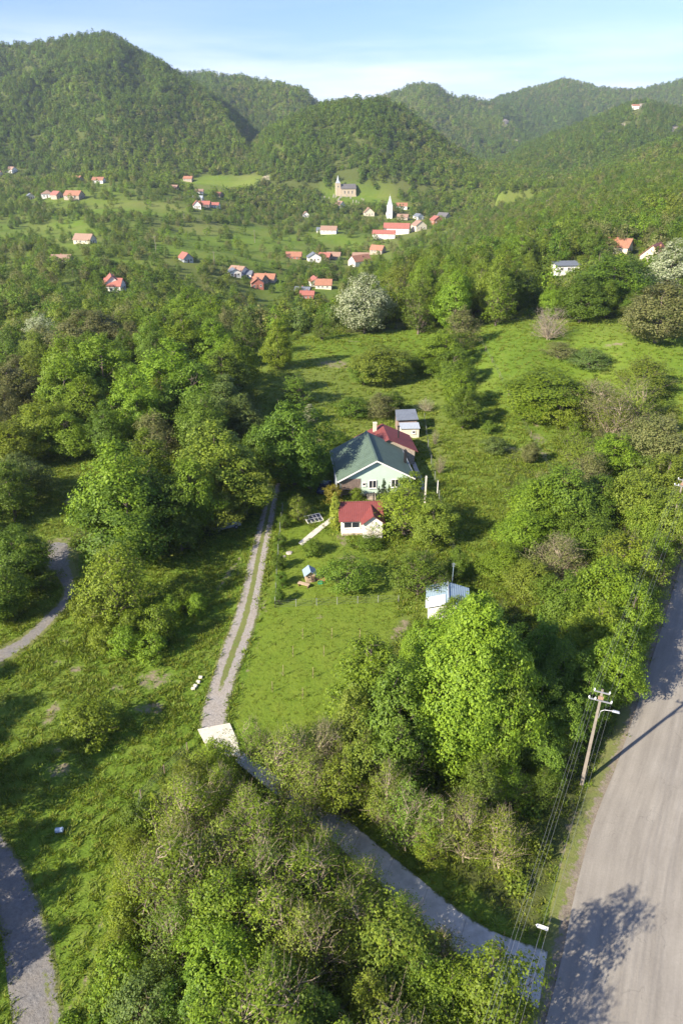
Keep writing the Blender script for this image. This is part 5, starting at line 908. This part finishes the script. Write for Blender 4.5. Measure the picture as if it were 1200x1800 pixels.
for c_, d_ in (((0, -.9, .3), (2.5, .09, .12)), ((0, .9, .3), (2.5, .09, .12)), ((-1.25, 0, .3), (.09, 1.9, .12)), ((1.25, 0, .3), (.09, 1.9, .12)), ((0, 0, .3), (.07, 1.8, .11)), ((-.62, 0, .3), (.05, 1.8, .1)), ((.62, 0, .3), (.05, 1.8, .1)), ((0, 0, .31), (2.5, .06, .1))): a.box(c_, d_)
a.build('frame', M['white'], t); a = MB(); a.box((0, 0, .28), (2.45, 1.8, .05)); a.build('pane', M['panel'], t)
for px, py, lb in ((340, 1212, 'nearest'), (344, 1207, 'second'), (349, 1200, 'third'), (353, 1192, 'farthest')):
    x, y, z = at_ground(px, py); a = MB(); a.box((0, 0, .12), (.42, .26, .26), random.uniform(-.6, .6)); o = a.build('white_block', M['paleconc'], None, .02); o.location = (x, y, z); tag(o, lb+' of the four white blocks lying left of the track', 'block', 'white blocks beside the track')
for px, py, s_ in ((508, 972, .9), (500, 978, .5)):
    x, y, z = at_ground(px, py); V, F_ = leaves(np.zeros((1, 3)), np.array([[0, 0, 1.]]), 1, rng); import bmesh; bm = bmesh.new(); bmesh.ops.create_icosphere(bm, subdivisions=2, radius=s_*.6)
    for v in bm.verts: v.co *= .75+.4*float(vn(v.co.x*2+9, v.co.y*2+v.co.z*3, 3)); v.co.z *= .45
    me = bpy.data.meshes.new('boulder'); bm.to_mesh(me); me.materials.append(M['stone']); o = link('boulder', me, None, (x, y, z)); tag(o, ('larger' if s_ > .6 else 'smaller')+' pale stone at the lower end of the garden path', 'stone', 'pale stones by the garden path')
x, y, z = at_ground(105, 1463); t = empty('plastic_drum', (x, y, z), 'pale blue plastic drum lying in the meadow at lower left', 'drum'); a = MB(); a.bar((-.3, 0, .22), (.3, .1, .22), .22, 12); a.build('body', M['bluebin'], t, .02); a = MB(); a.bar((.3, .1, .22), (.34, .107, .22), .15, 10); a.build('lid', M['white'], t)
# hut in the left wood
x, y, z = at_ground(210, 720); t = empty('wooden_hut', (x, y, z), 'dark brown wooden hut at the top of the shaded meadow strip', 'hut', None, R(20)); a = MB(); gable(a, 2.2, 2.4, 1.8, 2.5, -.2); a.build('wall', M['brown'], t); a = MB(); gable_roof(a, 2.2, 2.4, 1.8, 2.5, .2, .07); a.build('roof', M['tile2'], t); a = MB(); a.box((0, -.03, .8), (.8, .05, 1.6)); a.build('door', M['wood'], t)
# fences and posts
def fence(pts, n, hgt, label, mat='steel', name='wire_fence', strands=5):
    g = [G(*p) for p in pts]; ds = [0]
    for p, q in zip(g[:-1], g[1:]): ds.append(ds[-1]+math.hypot(q[0]-p[0], q[1]-p[1]))
    P = [(float(np.interp(k*ds[-1]/(n-1), ds, [q[0] for q in g])), float(np.interp(k*ds[-1]/(n-1), ds, [q[1] for q in g]))) for k in range(n)]
    x0, y0 = P[0]; z0 = h1(x0, y0); t = empty(name, (x0, y0, z0), label, 'fence'); tops = []
    for q in P:
        zz = h1(*q)-z0; a = MB(); a.bar((q[0]-x0, q[1]-y0, zz-.2), (q[0]-x0, q[1]-y0, zz+hgt), .045, 6); a.build('post', M[mat], t); tops.append(Vector((q[0]-x0, q[1]-y0, zz)))
    a = MB()
    for p, q in zip(tops[:-1], tops[1:]):
        for k in range(strands): a.bar(p+Vector((0, 0, .1+(hgt-.15)*k/(strands-1))), q+Vector((0, 0, .1+(hgt-.15)*k/(strands-1))), .009, 3)
    a.build('wire', M['wire'], t)
fence([(497, 900), (492, 940), (488, 990), (484, 1068)], 9, 1.6, 'wire fence with thin posts between the track and the garden')
fence([(484, 1068), (560, 1064), (640, 1060), (700, 1058)], 7, 1.1, 'low wire fence across the foot of the garden')
fence([(745, 740), (752, 790), (768, 866), (790, 960), (812, 1010)], 9, 1.7, 'wire fence on the meadow side of the green-roofed house')
fence([(842, 600), (870, 650), (905, 720), (950, 800), (975, 850)], 9, 1.3, 'old wire fence along the dirt trail in the right meadow', 'wood')
fence([(290, 1700), (225, 1520), (250, 1400), (330, 1320)], 8, 1.1, 'old wire fence along the left margin of the thicket', 'wood')
x, y, z = at_ground(746, 884); t = empty('concrete_post', (x, y, z), 'tall pale post at the right corner of the mint green house', 'post'); a = MB(); a.box((0, 0, 2.3), (.24, .24, 4.9)); a.build('shaft', M['paleconc'], t); a = MB(); a.bar((-.3, 0, 4.5), (.3, 0, 4.5), .03, 5); a.build('bracket', M['steel'], t)
x, y, z = at_ground(768, 868); t = empty('meter_post', (x, y, z), 'short white metal post in the fence right of the house', 'post'); a = MB(); a.bar((0, 0, -.1), (0, 0, 2.4), .07, 8); a.build('shaft', M['white'], t); a = MB(); a.bar((0, 0, 2.4), (0, 0, 2.48), .1, 8); a.build('cap', M['steel'], t)
# cars
def car(x, y, rz, paint, label):
    z = h1(x, y); t = empty('parked_car', (x, y, z), label, 'car', None, rz); prof = [(-2.1, .35), (-2.12, .75), (-1.95, .92), (-1.2, .98), (-.55, 1.42), (.75, 1.45), (1.5, 1.0), (2.05, .9), (2.1, .4)]
    a = MB()
    def ring(w_, s_=1): return [(px_*s_, w_, pz) for px_, pz in prof]
    Lf, Rt = [(p[0], -.84 if p[1] < 1.1 else -.66, p[1]) for p in prof], [(p[0], .84 if p[1] < 1.1 else .66, p[1]) for p in prof]
    a.face(Lf); a.face(Rt[::-1])
    for k in range(len(prof)): j = (k+1) % len(prof); a.face([Lf[k], Rt[k], Rt[j], Lf[j]][::-1])
    a.build('body', M[paint], t, .05)
    a = MB(); a.face([(-1.15, -.68, 1.03), (-.60, -.58, 1.405), (-.60, .58, 1.405), (-1.15, .68, 1.03)]); a.build('rear_window', M['glass'], t).location = (-.03, 0, .02)
    a = MB(); a.face([(1.42, .68, 1.06), (.80, .58, 1.43), (.80, -.58, 1.43), (1.42, -.68, 1.06)]); a.build('windscreen', M['glass'], t).location = (.03, 0, .02)
    for sg in (-1, 1): a = MB(); q = [(-1.0, sg*.80, 1.03), (1.25, sg*.80, 1.03), (.7, sg*.69, 1.36), (-.5, sg*.69, 1.36)]; a.face(q if sg < 0 else q[::-1]); a.build('side_window', M['glass'], t)
    for sx in (-1.3, 1.3):
        for sg in (-1, 1):
            a = MB(); a.bar((sx, sg*.68, .32), (sx, sg*.88, .32), .32, 16); wh = a.build('wheel', M['tyre'], t); a = MB(); a.bar((sx, sg*.885, .32), (sx, sg*.895, .32), .19, 10); a.build('rim', M['steel'], wh)
    for sg in (-.6, .6): a = MB(); a.box((2.06, sg, .72), (.08, .32, .14)); a.build('headlight', M['insul'], t)
    return t
x, y = G(570, 862); car(x, y, R(80), 'carblue', 'dark blue car parked in the shade left of the mint house'); x, y = G(398, 928); car(x, y, R(25), 'carsilver', 'silver car half hidden under the olive tree beside the track')
# ------------------------------------------------------------------ utility poles and wires
def upole(x, y, rz, label, lamp=True, H=11.2, lean=(0, 0)):
    z = h1(x, y); t = empty('utility_pole', (x, y, z), label, 'utility pole', 'utility poles along the road', rz); t.rotation_euler = (lean[0], lean[1], rz)
    a = MB(); a.box((0, 0, H/2-.3), (.30, .27, H+.6), 0, .62); a.build('shaft', M['pole'], t); arms = []
    for hh, w_ in ((H-.15, 1.25), (H-1.05, 1.85)):
        a = MB(); a.box((0, -.19, hh), (w_, .09, .09)); am = a.build('crossarm', M['steel'], t)
        for k in (-1, 1) if w_ < 1.5 else (-1, -.45, 1): 
            a = MB(); a.bar((k*w_*.48, -.19, hh+.04), (k*w_*.48, -.19, hh+.12), .05, 8); a.bar((k*w_*.48, -.19, hh+.12), (k*w_*.48, -.19, hh+.26), .085, 8, .05); a.build('insulator', M['insul'], am); arms.append((k*w_*.48, -.19, hh+.2))
    a = MB(); a.box((0, -.19, H-.75), (.42, .06, .35)); a.build('bracket_plate', M['tile2'], t)
    if lamp:
        a = MB(); pts = [(.16, 0, H-3.1), (.22, 0, H-2.3), (.5, -.0, H-2.05), (1.15, 0, H-1.95)]
        for p, q in zip(pts[:-1], pts[1:]): a.bar(p, q, .035, 6)
        lm_ = a.build('lamp_arm', M['steel'], t); a = MB(); a.box((1.4, 0, H-1.93), (.62, .2, .12), 0, .8); a.build('lamp_head', M['lightroof'], lm_)
    return t, arms
x, y = G(1021, 1379); ang = math.atan2(25, 14)-PI/2
pA = upole(x, y, ang+.12, 'weathered concrete pole with crossarms and a street lamp beside the road', True, 11.2, (0, 0))
pB = upole(x+24.4, y+41.5, ang, 'far concrete pole at the right edge beyond the roadside trees', False); pC = upole(x-23, y-43, ang, 'concrete pole below the bottom edge of the photo', False)
bpy.context.view_layer.update()
import itertools
for (t0, a0), (t1, a1) in ((pA, pB), (pC, pA)):
    for k, (p, q) in enumerate(zip(a0, a1)):
        P0 = t0.matrix_world @ Vector(p); P1 = t1.matrix_world @ Vector(q); a = MB(); n_ = 14; pr = None
        for i in range(n_+1):
            s_ = i/n_; c_ = P0.lerp(P1, s_)-P0; c_.z -= .7*4*s_*(1-s_)
            if pr is not None: a.bar(pr, c_, .0075, 3)
            pr = c_
        o = a.build('overhead_wire', M['wire']); o.location = P0
        pos_ = ['upper left', 'upper right', 'lower left', 'lower middle', 'lower right'][k]
        tag(o, pos_+' wire running from the street-lamp pole '+('away to the far pole' if t0 is pA[0] else 'down to the bottom edge'), 'wire', 'overhead wires')
# arrow sign
x, y, z = at_ground(944, 1672); t = empty('direction_sign', (x, y, z), 'white arrow-shaped sign on posts beside the road, above the ramp', 'sign', None, R(-22)); a = MB()
pg = [(-.62, 0, 1.35), (-.42, 0, 1.17), (.6, 0, 1.17), (.6, 0, 1.53), (-.42, 0, 1.53)]; a.face(pg); a.face([(p[0], .04, p[2]) for p in pg][::-1])
for k in range(5): p, q = pg[k], pg[(k+1) % 5]; a.face([p, (p[0], .04, p[2]), (q[0], .04, q[2]), q])
o = a.build('sign_board', M['white'], t); o.rotation_euler = (R(-35), 0, 0); o.location = (0, .75, .42)
for sx in (-.2, .35): a = MB(); a.bar((sx, .06, -.2), (sx, .06, 1.5), .03, 6); a.build('post', M['steel'], t)
t.scale = (.75, .75, .75)
resolve()
# ------------------------------------------------------------------ air
m = bpy.data.materials.new('air'); m.use_nodes = True; N = m.node_tree.nodes; N.clear(); o_ = N.new('ShaderNodeOutputMaterial'); v_ = N.new('ShaderNodeVolumePrincipled'); v_.inputs['Color'].default_value = (.72, .84, 1.0, 1); v_.inputs['Density'].default_value = .00009; v_.inputs['Anisotropy'].default_value = .3; m.node_tree.links.new(v_.outputs[0], o_.inputs['Volume'])
hb = MB(); zmin = float(GZ.min())-4; zmax = float(GZ.max())+30; hb.box((0, 2500, (zmin+zmax)/2), (10400, 5300, zmax-zmin)); o = hb.build('haze', m); tag(o, 'thin blue haze over the valley', 'haze', None, 'stuff')
